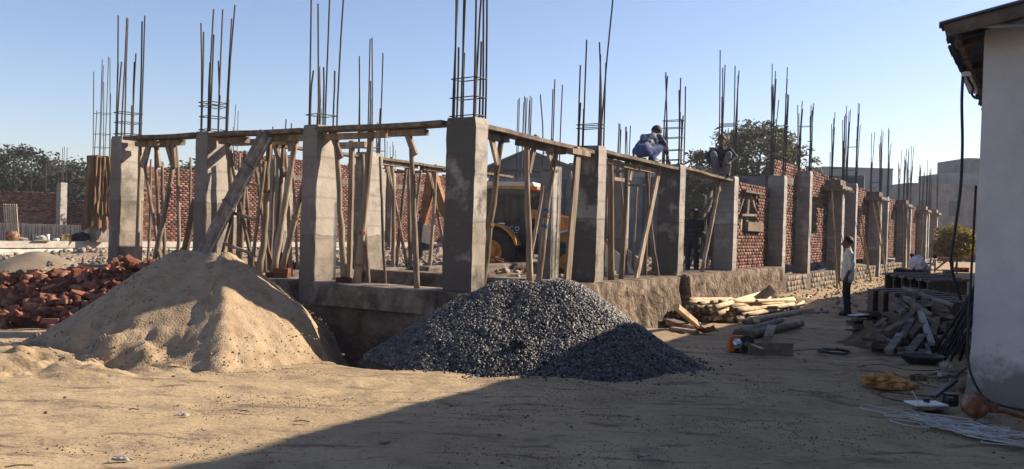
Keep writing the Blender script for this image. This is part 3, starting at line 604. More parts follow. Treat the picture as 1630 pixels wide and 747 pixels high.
# ================================================================== FORMWORK: boards on the columns, timber props, ladder
def board(p, q, wd, th, label, mat_='board', group='shuttering boards along the column tops', up=ZD, name='shuttering_board'):
    mb = MB(); n = 6; P = [Vector(p).lerp(Vector(q), k/n)+ZD*rnd.uniform(-.008, .008) for k in range(n+1)]
    d = (Vector(q)-Vector(p)).normalized(); s = d.cross(up).normalized()*wd/2; u2 = s.normalized().cross(d)*th/2
    v = []; f = []
    for k, c in enumerate(P): v += [c-s-u2, c+s-u2, c+s+u2, c-s+u2]
    for k in range(n):
        for j in range(4): f.append((k*4+j, k*4+(j+1) % 4, k*4+4+(j+1) % 4, k*4+4+j))
    f += [(0,1,2,3), tuple(n*4+j for j in (3,2,1,0))]; mb.add(v, f)
    return tag(mb.build(name, MT[mat_]), label, 'board', group)
BZ = CZ-.06
board(W(.1, V3-.1, BZ), W(.1, V2+.28, BZ+.01), .3, .06, 'left-hand shuttering board between the two leftmost columns')
board(W(.1, V2-.03, BZ+.0), W(.1, V1+.31, BZ+.0), .3, .06, 'shuttering board above the leaning grooved plank')
board(W(.06, V1-.03, BZ), W(.06, .48, BZ+.01), .3, .06, 'shuttering board from the corner column to the first column left of it')
board(W(.34, .2, BZ), W(UC[1]+.0, .2, BZ-.06), .3, .055, 'shuttering board from the corner column to the first column right of it')
board(W(UC[1]+.34, .2, BZ-.01), W(UC[2]+.1, .2, BZ-.05), .34, .055, 'shuttering board the bending man crouches on')
board(W(UC[2]+.34, .2, BZ+.0), W(UC[3]+.05, .2, BZ-.07), .34, .05, 'shuttering board the squatting man sits on')
board(W(.6, V2+.15, BZ-.02), W(3.8, V2+.15, BZ-.02), .25, .05, 'inner board running back from the plank column')
board(W(4.3, V2+.15, BZ-.02), W(9.4, V2+.15, BZ-.06), .25, .05, 'inner board running back from the shaded inner column')
board(W(7.8, .6, BZ-.05), W(7.8, 2.6, BZ-.05), .2, .05, 'inner cross board above the digger bonnet')
board(W(7.7, 3.0, BZ-.03), W(7.7, 7.8, BZ-.03), .22, .05, 'inner cross board above the digger cab')
board(W(11.6, .6, BZ-.1), W(12.3, 3.3, BZ-.1), .2, .05, 'far inner board behind the first right column')

def wob(p, q, n, amp):
    p = Vector(p); q = Vector(q); a = Vector((rnd.uniform(-1,1), rnd.uniform(-1,1), 0)); L = (q-p).length; ph = rnd.uniform(0, 6)
    return [p.lerp(q, k/n)+a*amp*.5*math.sin(math.pi*k/n*1.0)+Vector((rnd.uniform(-1,1), rnd.uniform(-1,1), 0))*amp*.15*(0 < k < n)+a*amp*.22*math.sin(2.3*math.pi*k/n+ph)*(0 < k < n) for k in range(n+1)]
def prop(plane, bot, top, label, r=.042, group='timber props of the left side', z0=PZ-.005, branch=(), head=None, brick=0, mat_='wood', amp=.03, flat=False, marks=(), zt=None, hd=VD):
    """a crooked pole from the plinth to the boards; bot and top are read off the photograph on the given plane"""
    P = (lambda px, py: on_u(px, py, plane[1])) if plane[0] == 'u' else (lambda px, py: on_v(px, py, plane[1]))
    b = P(*bot); q = P(*top); zb = z0+brick
    b = b+(q-b)*((zb-b.z)/(q.z-b.z))
    if zt: q = b+(q-b)*((zt-b.z)/(q.z-b.z))
    t = thing('timber_prop', b, label, 'prop', group)
    pts = wob(b, q, 9, amp)
    mb = MB()
    if flat:
        mb2 = MB(); d = (q-b).normalized(); s = (VD if plane[0] == 'u' else UD); nrm = (UD if plane[0] == 'u' else VD); v = []; f = []
        for k, c in enumerate(wob(b, q, 9, amp*.35)): v += [c-s*r*1.5-nrm*.022, c+s*r*1.5-nrm*.022, c+s*r*1.5+nrm*.022, c-s*r*1.5+nrm*.022]
        for k in range(9):
            for j in range(4): f.append((k*4+j, k*4+(j+1)%4, k*4+4+(j+1)%4, k*4+4+j))
        f += [(0,1,2,3), (36,37,38,39)]; mb.add(v, f)
    else: mb.tube(pts, [r*.88*(1.12-.25*k/9)*rnd.uniform(.93, 1.07) for k in range(10)], 8, jit=.05)
    mb.build('pole', MT[mat_], t, smooth=not flat)
    for (p0, p1) in branch:
        MB().bar(P(*p0), P(*p1), .085, .045, (UD if plane[0] == 'u' else VD), jit=.006).build('splice', MT[mat_], t)
    if head:
        h = P(*head); h.z = BZ-.085 if h.z > 2.6 and plane[0] == 'u' and plane[1] < 1 else (BZ-.09-.012*max(0, uv(h)[0]-.5) if plane[0] == 'v' and plane[1] < 1 else min(h.z, BZ-.09)); MB().bar(h-hd*rnd.uniform(.26, .38), h+hd*rnd.uniform(.26, .38), .11, .09, jit=.008).build('head_block', MT['wood'], t)
    for (f_, mname) in marks:
        k = min(8, int(f_*9)); c = pts[k].lerp(pts[k+1], f_*9-k); d = (q-b).normalized()
        MB().tube([c-d*.022, c+d*.022], r*1.06, 8).build('paint_mark', MT[mname], t)
    if brick:
        for k in range(max(1, int(brick/.075))):
            a = rnd.uniform(-.4, .4); ax = Vector((math.cos(a), math.sin(a), 0)); MB().obox(b+ZD*(-brick+.0375+.075*k), ax*.115, Vector((-ax.y, ax.x, 0))*.055, ZD*.036).build('brick', MT['brick_loose'], t)
    return t
L0 = ('u', .2); GL = 'timber props between the two leftmost columns'
prop(L0, (218.6,396), (223,232), 'prop standing close against the leftmost column', branch=[((226,266),(239,224))], head=(236,221), group=GL)
prop(L0, (250,389), (229,262), 'thin prop slanting right at foot, second from the leftmost column', .033, branch=[((229,266),(238,226))], group=GL)
prop(('u', .34), (254,388), (248,229), 'straight prop third from the leftmost column', .035, branch=[((248,228),(254,266))], head=(252,222), group=GL)
prop(L0, (250,398), (275,266), 'prop leaning right at the top, fourth from the leftmost column', .05, branch=[((267,232),(277,268)),((274,222),(278,268))], head=(275,221), group=GL)
prop(('u', .32), (283,397), (281,229), 'crooked prop with a kinked foot, fifth from the leftmost column', .035, amp=.06, group=GL)
prop(('u', .8), (294,400), (311,318), 'wide slab prop leaning behind the plank column', .05, flat=True, group=GL, mat_='wood_dark')
# grooved plank leaning across the second column
t = thing('leaning_plank', W(-.25, 5.7, .3), 'wide grooved grey plank leaning across the column behind the sand heap', 'plank')
b = on_u(318, 415, -.32); q = on_u(424, 213, -.1)
d = (q-b).normalized(); s = d.cross(UD).normalized()
for k in range(6):
    c = s*(-.115+.046*k); MB().bar(b-d*.35+c, q+c, .043, .03, s.cross(d), jit=.002).build('slat', MT['wood_grey'], t)
for f_ in (.45, .75): MB().bar(b.lerp(q, f_)-s*.14-UD*.028, b.lerp(q, f_)+s*.14-UD*.028, .035, .02, UD).build('tie', MT['wood_grey'], t)
GM = 'timber props between the plank column and the peeling column'
prop(L0, (369,409), (364,221), 'prop right against the plank column', branch=[((362,222),(365,254))], head=(374,219), group=GM)
prop(L0, (403,427), (367,250), 'thin prop crossing from upper left to lower right beside the ladder', .033, group=GM)
prop(('u', .5), (383,416), (391,240), 'straight prop standing behind the ladder', .045, group=GM, head=(393,224))
prop(L0, (413,434), (428.5,222), 'thick curved prop just right of the ladder', .055, amp=.05, head=(437,214), group=GM, marks=[(.62,'red_mark')])
prop(('u', .55), (428.5,410), (402,240), 'thin prop slanting behind the thick curved prop', .033, group=GM)
prop(L0, (437,422), (472,213), 'long heavy prop leaning right toward the peeling column', .056, head=(474,209), group=GM, branch=[((460,216),(464,240))], brick=.08)
prop(L0, (448,432), (484,284), 'heavy prop with its top hidden behind the peeling column', .052, brick=.15, group=GM, zt=2.85, marks=[(.4,'red_mark')])
prop(('u', .6), (440,407), (451,230), 'slim prop with a splayed head behind the long heavy prop', .04, branch=[((438,233),(452,281))], head=(450,229), group=GM)
prop(('u', .9), (421,412), (413,245), 'slim prop in the shade deep behind the ladder', .035, group=GM)
t = thing('ladder', on_u(376, 412, -.05), 'rough pole ladder leaning between the props left of the peeling column', 'ladder')
a0, a1, b0, b1 = on_u(353, 406, -.12), on_u(393, 252, .0), on_u(401, 424, -.12), on_u(422, 257, .0)
MB().tube(wob(a0-(a1-a0)*.08, a1, 6, .015), .026, 6).build('rail', MT['wood_dark'], t, smooth=True); MB().tube(wob(b0-(b1-b0)*.06, b1, 6, .015), .03, 6).build('rail', MT['wood'], t, smooth=True)
for f_ in (.12, .44, .76, .96): MB().bar(a0.lerp(a1, f_)-UD*.03, b0.lerp(b1, f_)-UD*.03, .045, .025, UD).build('rung', MT['wood'], t)
GR = 'timber props between the peeling column and the corner column'
prop(L0, (548,455), (533,204), 'wavy prop right beside the peeling column', .048, branch=[((526,205),(543,252))], head=(541,203), amp=.05, brick=.08, group=GR)
prop(L0, (568,456), (592,204), 'thickest prop, leaning right, midway left of the corner column', .058, head=(592,198), amp=.03, group=GR, marks=[(.33,'red_mark'),(.12,'red_mark')])
prop(('u', .1), (664,464), (655,238), 'lone straight prop with a wide head nearest left of the corner column', .043, branch=[((646,206),(661,247))], head=(655,202), group=GR)
prop(('u', 1.3), (556,420), (560,224), 'thin squared post with a crosspiece behind the wavy prop', .03, flat=True, head=(557,225), group=GR, z0=.3)
GN = 'slim props deep in the shade of the left bays'
for k, (a_, b_, uu) in enumerate([((376,402),(381,255),1.9),((396,404),(388,258),2.6),((431,402),(437,250),2.2),((461,404),(455,262),1.7),((472,398),(466,268),2.9),((446,400),(458,262),3.1),((236,388),(240,262),2.4),((262,388),(258,262),3.0),((300,388),(303,262),2.2),((585,415),(578,262),2.4),((612,418),(606,275),2.9)]):
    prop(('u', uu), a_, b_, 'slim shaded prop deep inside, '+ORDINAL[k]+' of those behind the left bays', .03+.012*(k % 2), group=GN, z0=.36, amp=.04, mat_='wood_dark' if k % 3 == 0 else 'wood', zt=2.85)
GI = 'timber props under the inner board'; L5 = ('v', V2+.15)
prop(L5, (602,418), (594,330), 'short slanting prop leaning on the shaded inner column', .03, group=GI, z0=.3)
prop(L5, (626,405), (624,250), 'upright prop first along the inner board', .05, head=(622,251), brick=.15, group=GI, z0=.42, hd=UD, branch=[((613,255),(622,292))])
prop(L5, (645,409), (616,262), 'slanting prop crossing the upright inner prop', .04, group=GI, z0=.42)
prop(L5, (632,409), (648,256), 'dark prop leaning right under the inner board', .045, group=GI, z0=.42, head=(647,256), hd=UD, mat_='wood_dark')
prop(L5, (653,404), (650,258), 'upright prop behind the lone straight prop', .045, group=GI, z0=.42)
prop(L5, (685,410), (694,262), 'upright prop under the inner board beside the corner column', .045, head=(688,264), brick=.1, group=GI, z0=.42, hd=UD, branch=[((682,270),(689,300))])
prop(L5, (704,385), (685,280), 'thin prop slanting away behind the corner column', .04, group=GI, z0=.42)
prop(L5, (660,350), (671,262), 'short dark prop high under the inner board', .04, group=GI, z0=.42, mat_='wood_dark')
# right side
R0_ = ('v', .22); GA = 'timber props between the corner column and the first right column'
prop(R0_, (769,447), (799,218), 'bent forked prop right of the corner column', .055, branch=[((780,213),(792,262))], head=(789,211), group=GA, amp=.05, hd=UD, marks=[(.42,'red_mark')])
prop(R0_, (844,445), (838,217), 'straight forked prop in front of the digger cab', .05, branch=[((854,216),(842,276))], head=(845,214), group=GA, hd=UD)
prop(R0_, (858,445), (887,228), 'curved prop with blue and red paint marks', .05, branch=[((869,226),(880,270))], head=(879,223), group=GA, hd=UD, marks=[(.41,'blue_mark'),(.48,'red_mark'),(.52,'blue_mark')], amp=.04)
prop(('v', .3), (846,403), (864,306), 'thin strut leaning from the straight forked prop', .03, group=GA, z0=1.1, zt=2.3, hd=UD)
prop(('v', .02), (903,449), (921,234), 'flat plank prop against the first right column', .055, flat=True, head=(921,231), group=GA, hd=UD, marks=[])
GB = 'timber props between the first right column and the column beside the bending man'
prop(R0_, (973,443), (972,243), 'straight thick prop first right of the first right column', .06, head=(975,240), group=GB, hd=UD, amp=.015)
prop(R0_, (989,440), (1000,247), 'forked prop second right of the first right column', .05, branch=[((1010,247),(1002,287))], head=(1002,245), group=GB, hd=UD)
prop(('v', 2.6), (997,434), (985,262), 'slim prop standing further in behind the forked prop', .045, group=GB, z0=.4, hd=UD, head=(984,263))
prop(R0_, (1014,440), (1051,262), 'plank prop leaning strongly right', .05, flat=True, group=GB, hd=UD)
prop(R0_, (1047,440), (1026,252), 'kinked prop leaning left across the plank prop', .045, amp=.06, head=(1027,249), group=GB, hd=UD)
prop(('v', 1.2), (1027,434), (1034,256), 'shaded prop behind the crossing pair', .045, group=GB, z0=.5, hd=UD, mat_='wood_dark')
for k, (a_, b_, vv) in enumerate([((914,424),(908,262),2.2),((962,430),(968,262),2.9),((1008,428),(1016,268),3.3),((1040,426),(1038,268),2.4),((1125,418),(1122,280),2.9)]):
    prop(('v', vv), a_, b_, 'slim shaded prop deep inside, '+ORDINAL[k]+' from the corner along the right side', .034, group='slim props deep in the shade of the right bays', z0=.4, amp=.04, mat_='wood_dark' if k % 2 else 'wood', zt=2.85, hd=UD)
GC = 'timber props between the bending man and the squatting man'
prop(R0_, (1118,430), (1144,296), 'slim prop leaning right under the squatting man', .05, group=GC, hd=UD, branch=[((1138,276),(1146,304))], zt=BZ-.07)
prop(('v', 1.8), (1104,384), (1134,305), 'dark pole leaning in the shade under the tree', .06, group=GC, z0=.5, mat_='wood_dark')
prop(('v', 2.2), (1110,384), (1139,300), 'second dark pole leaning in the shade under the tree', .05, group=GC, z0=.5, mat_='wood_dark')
# thin poles in front of the brick wing
GD = 'thin poles leaning against the brick wing'
for k, (b_, q_, nm) in enumerate([((1333,464),(1324,306),'thin pole upright behind the head of the standing man'), ((1385,438),(1365,358),'thin pole slanting just right of the standing man'), ((1385,438),(1370,340),'thin pole beside the slanting one right of the standing man'),
      ((1412,447),(1390,324),'long pole slanting across the second capped column'), ((1411,447),(1398,322),'long pole beside the one crossing the second capped column'), ((1437,443),(1438,325),'upright pole before the third capped column'), ((1445,432),(1444,326),'upright pole right of the third capped column'), ((1465,433),(1470,340),'upright pole before the fourth capped column')]):
    prop(('v', -.55), b_, q_, nm, .032, GD, z0=-.02, amp=.03, mat_='wood' if k not in (2, 5) else 'wood_dark')

# ================================================================== HEAPS
def sand_h(x, y):
    sx = np.clip(x, -4.2, -3.6); dx = x-sx; dy = y-11.08-.08*np.sin(x*2)
    wob_ = .06*fbm(x*.8, y*.8, 61, 3)
    f = []
    for az, s in ((122,.80),(207,.87),(72,.8),(0,.8),(300,.76),(250,.73)):
        a = R(az); f.append((dx*math.sin(a)+dy*math.cos(a))*s)
    f = np.stack(f); k = 40.0; d = np.log(np.exp(np.clip(f*k, -200, 200)).sum(0))/k
    h = SAND_H+.06-d+wob_*.5
    rill = fbm(np.arctan2(dy, dx+1e-6)*7.0, np.hypot(dx, dy)*.9, 63, 5)*1.6
    h = h+.036*rill+.022*fbm(x*7, y*7, 65, 5)-.025*np.maximum(0, .22-np.abs(fbm(x*2.2+y*.6, y*1.2, 67, 3)))+.008*fbm(x*24, y*24, 68, 2)
    h = np.minimum(h, SAND_H+.07*fbm(x*1.6, y*1.6, 69, 3))
    sk = (.09+.3*np.exp(-((x+5.6)/.9)**2-((y-11.3)/.8)**2))*np.exp(-np.maximum(0, -h)*3.2)                        # thin skirt of spilt sand
    return np.where(h > .06, h, np.maximum(h, sk*(.55+.9*fbm(x*2.1, y*2.1, 71, 4))-.03))
def heap(name, x0, x1, y0, y1, step, hf, mat_, label, cat, lim=-.02):
    xs = np.arange(x0, x1, step); ys = np.arange(y0, y1, step)
    o = grid_obj(name, xs, ys, lambda X, Y: ground_z(X, Y)*(1-sstep(.05, .6, hf(X, Y)))+hf(X, Y)-.004, MT[mat_], cut=lambda X, Y: hf(X, Y) > lim)
    return tag(o, label, cat)
heap('sand_heap', -8.2, -1.7, 8.6, 14.2, .028, sand_h, 'sand', 'large tan sand heap left of the gravel heap', 'sand heap', .012)
GA0, GB0, GH = Vector((-.08, 11.08)), Vector((.66, 10.95)), 1.0
def gravel_h(x, y):
    t = np.clip((x-GA0.x)/(GB0.x-GA0.x), 0, 1); dx = x-(GA0.x+t*(GB0.x-GA0.x)); dy = y-(GA0.y+t*(GB0.y-GA0.y))
    dy = np.where(dy < 0, dy*1.16, dy); d = np.sqrt(dx*dx+dy*dy+.03)
    return GH+.08-.655*d+.09*fbm(x*1.1, y*1.1, 81, 3)+.03*fbm(x*5, y*5, 83, 3)
t = thing('gravel_heap', (.2, 11, 0), 'heap of dark crushed stone in front of the corner column', 'gravel heap')
xs = np.arange(-2.3, 3.0, .05); ys = np.arange(9.0, 13.2, .05)
o = grid_obj('core', xs, ys, lambda X, Y: gravel_h(X, Y)-.015, MT['gravel_bed'], t, cut=lambda X, Y: gravel_h(X, Y) > -.05)
def stones(n, area, hf, smin, smax, seed, zoff=0.0, clip=None, lift=.0):
    g_ = np.random.default_rng(seed); x = g_.uniform(area[0], area[1], n); y = g_.uniform(area[2], area[3], n); h = hf(x, y)
    ok = h > -.02 if clip is None else clip(x, y, h)
    x, y, h = x[ok], y[ok], h[ok]; n = len(x)
    base = np.array([(-1,-1,-1),(1,-1,-1),(1,1,-1),(-1,1,-1),(-1,-1,1),(1,-1,1),(1,1,1),(-1,1,1)], float)*.5
    v = base[None]*g_.uniform(.55, 1.15, (n, 1, 3))+g_.uniform(-.16, .16, (n, 8, 3))
    q = g_.normal(size=(n, 4)); q /= np.linalg.norm(q, axis=1)[:, None]; a, b, c, d = q.T
    Rm = np.stack([np.stack([1-2*(c*c+d*d), 2*(b*c-a*d), 2*(b*d+a*c)], -1), np.stack([2*(b*c+a*d), 1-2*(b*b+d*d), 2*(c*d-a*b)], -1), np.stack([2*(b*d-a*c), 2*(c*d+a*b), 1-2*(b*b+c*c)], -1)], 1)
    v = np.einsum('nij,nkj->nki', Rm, v)*g_.uniform(smin, smax, n)[:, None, None]
    v += np.stack([x, y, h+zoff+g_.uniform(-.3, .5, n)*smin+lift], -1)[:, None, :]
    f = (np.array([(3,2,1,0),(4,5,6,7),(0,1,5,4),(1,2,6,5),(2,3,7,6),(3,0,4,7)])[None]+np.arange(n)[:, None, None]*8).reshape(-1, 4)
    return v.reshape(-1, 3), f
v, f = stones(90000, (-2.2, 3.0, 9.1, 12.4), gravel_h, .013, .036, 3)
tag(link('stones', v, f, MT['gravel'], t), kind='stuff')
v, f = stones(7000, (-2.6, 3.6, 8.9, 12.4), lambda x, y: ground_z(x, y)+.004, .01, .028, 5, clip=lambda x, y, h: (gravel_h(x, y) > -.02-.22*np.random.default_rng(8).random(len(x))**2.5) & (gravel_h(x, y) < 0))
tag(link('strewn_stones', v, f, MT['gravel'], t), kind='stuff')

v, f = stones(4200, (-7.5, -2.0, 9.2, 12.2), lambda x, y: sand_h(x, y)+ground_z(x, y)*(sand_h(x, y) < .2), .004, .02, 23, clip=lambda x, y, h: (sand_h(x, y) > .03) & (np.random.default_rng(4).random(len(x)) < .35+.9*fbm(x*1.3, y*1.3, 131, 3)+.5*(h < .35)))
tag(link('sand_crumbs', v, f, MT['grey_sand']), 'crumbs and small clods lying on the sand heap', kind='stuff')
# small greyer sand heap far left
def far_sand(x, y):
    d = np.hypot((x+11.4)/1.35, (y-21.2)); h = .82-.55*np.sqrt(d*d+.03)+.06*fbm(x*1.3, y*1.3, 91, 3)
    d2 = np.hypot((x+13.2)/1.3, y-20.2); return np.maximum(h, .5-.42*np.sqrt(d2*d2+.02)+.05*fbm(x*2, y*2, 93, 3))
xs = np.arange(-15.5, -8.5, .07); ys = np.arange(18.5, 23.5, .07)
tag(grid_obj('sand_heap', xs, ys, far_sand, MT['grey_sand'], cut=lambda X, Y: far_sand(X, Y) > -.03), 'small grey sand heap beyond the red bricks at the far left', 'sand heap')

# heap of loose red bricks
def bheap(x, y):     # ridge climbing toward the leftmost column
    t_ = np.clip((x+8.6)/3.1, 0, 1); cy = 13.95+.7*t_; H = .62+.5*np.power(t_, 1.6)
    d = np.hypot(np.where(x < -8.6, x+8.6, np.where(x > -5.5, (x+5.5)*1.6, 0)), np.where(y < cy, (y-cy)*.72, y-cy))
    return H-.62*np.sqrt(d*d+.02)+.2*fbm(x*1.9, y*1.9, 101, 3)
t = thing('brick_heap', (-7.2, 14.2, 0), 'heap of loose red bricks between the sand heaps at the left', 'brick heap')
xs = np.arange(-10.5, -4.4, .1); ys = np.arange(12.0, 16.0, .1)
grid_obj('core', xs, ys, lambda X, Y: bheap(X, Y)-.12, MT['brick_loose'], t, cut=lambda X, Y: bheap(X, Y) > -.05)
def brick_proto(seed):
    g_ = np.random.default_rng(seed); L = [.115, .115, .07, .115][seed % 4]; b = np.array([(-1,-1,-1),(1,-1,-1),(1,1,-1),(-1,1,-1),(-1,-1,1),(1,-1,1),(1,1,1),(-1,1,1)], float)*(L, .056, .038)
    bm = bmesh.new(); vs = [bm.verts.new(p) for p in b+g_.uniform(-.007, .007, b.shape)]
    for q in [(3,2,1,0),(4,5,6,7),(0,1,5,4),(1,2,6,5),(2,3,7,6),(3,0,4,7)]: bm.faces.new([vs[i] for i in q])
    bmesh.ops.recalc_face_normals(bm, faces=bm.faces); bmesh.ops.bevel(bm, geom=list(bm.edges), offset=.007, segments=1, affect='EDGES')
    me = bpy.data.meshes.new('brick'); bm.to_mesh(me); bm.free(); me.materials.append(MT['brick_loose']); return me
BP = [brick_proto(k) for k in range(8)]
g_ = random.Random(17); placed = []; tries = 0
def heap_brick(x, y, z, parent, flat=.35):
    o = bpy.data.objects.new('brick', BP[g_.randrange(8)]); C.objects.link(o); o.parent = parent
    o.location = Vector((x, y, z))-ORG[parent.name]
    o.rotation_euler = (g_.gauss(0, flat), g_.gauss(0, flat), g_.uniform(0, 6.28)); 
    if g_.random() < .3: o.rotation_euler.x += math.pi/2
    return o
cand = []
while len(placed) < 300 and tries < 40000:                  # the facing side first: bricks one can see
    tries += 1; x = g_.uniform(-10.2, -4.6); y = g_.uniform(12.3, 15.6); h = float(bheap(np.array(x), np.array(y)))
    if h < -.02 or (float(sand_h(np.array(x), np.array(y))) > h+.1): continue
    hb = float(bheap(np.array(x), np.array(y+.15)))
    if hb < h-.14: continue
    if any((x-a)**2+(y-b)**2 < .018 for a, b in placed): continue
    placed.append((x, y)); heap_brick(x, y, max(h, 0)+g_.uniform(-.01, .06), t, .45)
# filler below and behind
gg = np.random.default_rng(5); V = []; n = 900; x = gg.uniform(-10.2, -4.6, n); y = gg.uniform(12.4, 15.8, n); h = bheap(x, y); k = h > -.02; x, y, h = x[k], y[k], h[k]
base = np.array([(-1,-1,-1),(1,-1,-1),(1,1,-1),(-1,1,-1),(-1,-1,1),(1,-1,1),(1,1,1),(-1,1,1)], float)*(.115, .056, .038)
for a, b, c in zip(x, y, h):
    m_ = np.array(Matrix.Rotation(gg.uniform(0, 6.28), 3, 'Z') @ Matrix.Rotation(gg.normal(0, .5), 3, 'X') @ Matrix.Rotation(gg.normal(0, .5), 3, 'Y')); V.append(base @ m_.T+(a, b, c-.02))
V = np.array(V); tag(link('buried_bricks', V.reshape(-1, 3), (Fq[None]+np.arange(len(V))[:, None, None]*8).reshape(-1, 4), MT['brick_loose'], t), kind='stuff')
# small brick heaps inside
def small_heap(px, py, z, n, rx, ry, hh, label):
    p = on_z(px, py, z); t = thing('brick_heap', p, label, 'brick heap')
    for k in range(n):
        a = g_.uniform(0, 6.28); q = math.sqrt(g_.random()); heap_brick(p.x+math.cos(a)*q*rx, p.y+math.sin(a)*q*ry, z+.03+hh*(1-q)*g_.uniform(.6, 1), t, .4)
small_heap(797, 436, .45, 60, .75, .6, .42, 'brick heap on the floor in front of the digger wheel')
small_heap(440, 425, .75, 22, .35, .3, .2, 'few bricks piled at the feet of the heavy props')
small_heap(465, 436, .3, 16, .3, .3, .12, 'scatter of bricks left of the peeling column')

# ================================================================== LOGS AND PLANKS BESIDE THE PLINTH
GLG = 'pale debarked logs piled by the plinth'
def log(p, q, r, label, mat_='wood_pale', group=GLG, amp=.03, name='log'):
    mb = MB(); pts = wob(p, q, 7, amp); mb.tube(pts, [r*(1.1-.3*k/7) for k in range(8)], 9, jit=.05)
    mb.m[-1] = mb.m[-2] = 1; o = mb.build(name, [MT[mat_], MT['wood_dark']], smooth=True)
    return tag(o, label, 'log', group)
lr = random.Random(12); k = 0
LOGS = []
for layer, (nl, z) in enumerate([(14, .05), (12, .12), (10, .19), (8, .26), (6, .33)]):
    for i in range(nl):
        v0 = -.36-(1.2-.14*layer)*i/max(1, nl-1)-.04*layer; L = lr.uniform(3.0, 4.9); u0 = 6.35+lr.uniform(-.25, .35)+.04*layer+(.55 if i > nl*.6 else 0)
        LOGS.append((W(u0, v0+lr.uniform(-.05, .05), z+lr.uniform(-.02, .03)), W(u0+L, v0+lr.uniform(-.4, .2), max(.06, z*.55+lr.uniform(-.04, .04))), lr.uniform(.03, .045), (ORDINAL+['thirteenth', 'fourteenth'])[i]+' log from the plinth in the '+['bottom', 'second', 'third', 'fourth', 'top'][layer]+' layer of the log stack'))
for p, q, r, lb in LOGS: log(p, q, r, lb, mat_='wood_pale')
SK = [((1137,490),(1222,463),.72,.3,'long pale log slanting up the front of the log stack'), ((1140,500),(1226,474),.38,.2,'pale log lying below the slanting one on the stack front'), ((1165,502),(1240,486),.1,.1,'pale log low at the right of the log stack'),
      ((1108,505),(1210,512),.07,.07,'bowed pale log lying along the front foot of the stack'), ((1175,508),(1245,488),.1,.08,'thin pale log pointing right out of the stack'), ((1185,513),(1270,499),.06,.06,'grey log on the edge of the shade right of the stack'),
      ((1260,493),(1290,472),.08,.08,'short pale log apart at the right by the stone plinth')]
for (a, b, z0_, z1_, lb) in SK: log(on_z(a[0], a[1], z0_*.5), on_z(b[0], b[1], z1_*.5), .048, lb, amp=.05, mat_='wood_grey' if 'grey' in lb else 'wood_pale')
def stick(p, q, wd, th, label, mat_, name='plank', cat='plank', group=None, up=ZD): return tag(MB().bar(p, q, wd, th, up, jit=.006).build(name, MT[mat_]), label, cat, group)
stick(on_z(1076,488,.42), on_z(1110,517,.06), .12, .08, 'squared beam end leaning down at the left of the log stack', 'wood_pale', 'timber_beam', 'beam')
stick(on_z(1066,512,.05), on_z(1095,522,.05), .16, .1, 'squared offcut lying left below the leaning beam', 'wood', 'timber_beam', 'beam')
stick(on_z(1094,519,.1), on_z(1112,524,.05), .1, .06, 'short offcut lying on the lit sand below the leaning beam', 'wood_pale', 'timber_beam', 'beam')
stick(on_z(1068,523,.04), on_z(1110,529,.04), .1, .06, 'thin batten in front of the squared offcuts', 'wood', 'timber_beam', 'beam')
stick(on_z(1205,478,.25), on_z(1230,460,.5), .2, .025, 'board propped on edge at the right end of the log stack', 'wood', 'plank', 'plank', None, UD)
rt = MB(); c = on_z(1123, 527, .05)
for k in range(16):
    a = lr.uniform(0, 6.28); rt.tube([c, c+Vector((math.cos(a)*.12, math.sin(a)*.1, lr.uniform(0, .1))), c+Vector((math.cos(a)*.2, math.sin(a)*.17, lr.uniform(-.03, .12)))], [.04, .025, .008], 5)
tag(rt.build('stump', MT['rust']), 'small reddish root stump at the corner of the log stack', 'stump')
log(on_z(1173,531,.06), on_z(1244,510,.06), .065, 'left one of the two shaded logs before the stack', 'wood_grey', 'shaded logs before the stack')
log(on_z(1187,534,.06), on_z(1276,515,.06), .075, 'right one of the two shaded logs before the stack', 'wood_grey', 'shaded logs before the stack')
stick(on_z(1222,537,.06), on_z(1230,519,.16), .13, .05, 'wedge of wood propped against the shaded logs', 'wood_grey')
hp = [on_z(a, b, .03) for a, b in ((1196,485),(1220,482),(1245,483),(1262,488),(1273,493),(1268,484),(1250,482),(1238,484),(1255,495),(1280,499),(1312,496))]
tag(MB().tube(hp, .014, 6).build('hose', MT['hose'], smooth=True), 'pale green hose looped at the right end of the logs', 'hose')
# circular power saw with a plank behind it
t = thing('power_saw', on_z(1180, 561, 0), 'orange and grey circular power saw lying on the shaded ground', 'power saw')
p = on_z(1181, 560, 0); ax = Vector((.98, .12, 0)); ay = Vector((-.12, .98, 0))
MB().obox(p-ax*.16+ZD*.09, ax*.04, ay*.05, ZD*.085).build('motor_housing', MT['orange_red'], t)
MB().tube([p-ax*.19+ZD*.17, p-ax*.12+ZD*.215, p-ax*.0+ZD*.21, p+ax*.05+ZD*.16], .018, 7).build('handle', MT['orange_red'], t, smooth=True)
MB().lathe(p-ax*.06+ZD*.105, [(.05,-.1),(.085,-.08),(.085,.02),(.05,.05)], 16, ax).build('gear_case', MT['chrome'], t, smooth=True)
MB().lathe(p+ax*.05+ZD*.115-ay*.03, [(.115,-.012),(.115,.012)], 26, ay).build('blade_guard', MT['iron'], t)
MB().lathe(p+ax*.05+ZD*.115-ay*.05, [(.04,-.012),(.04,.012)], 14, ay).build('blade_hub', MT['chrome'], t)
MB().obox(p+ax*.03+ZD*.012, ax*.17, ay*.07, ZD*.006).build('base_plate', MT['iron'], t)
stick(on_z(1192,556,.1), on_z(1262,557,.1), .035, .17, 'wide dark plank on edge behind the power saw', 'wood_dark', 'plank', 'plank', 'planks by the saw')
stick(on_z(1200,561,.02), on_z(1235,560,.03), .04, .03, 'batten lying in front of the power saw plank', 'wood_grey', 'plank', 'plank', 'planks by the saw')
stick(on_z(1197,549,.2), on_z(1214,555,.2), .05, .01, 'pale splinter of wood on the power saw plank', 'wood_pale', 'plank', 'plank', 'planks by the saw')
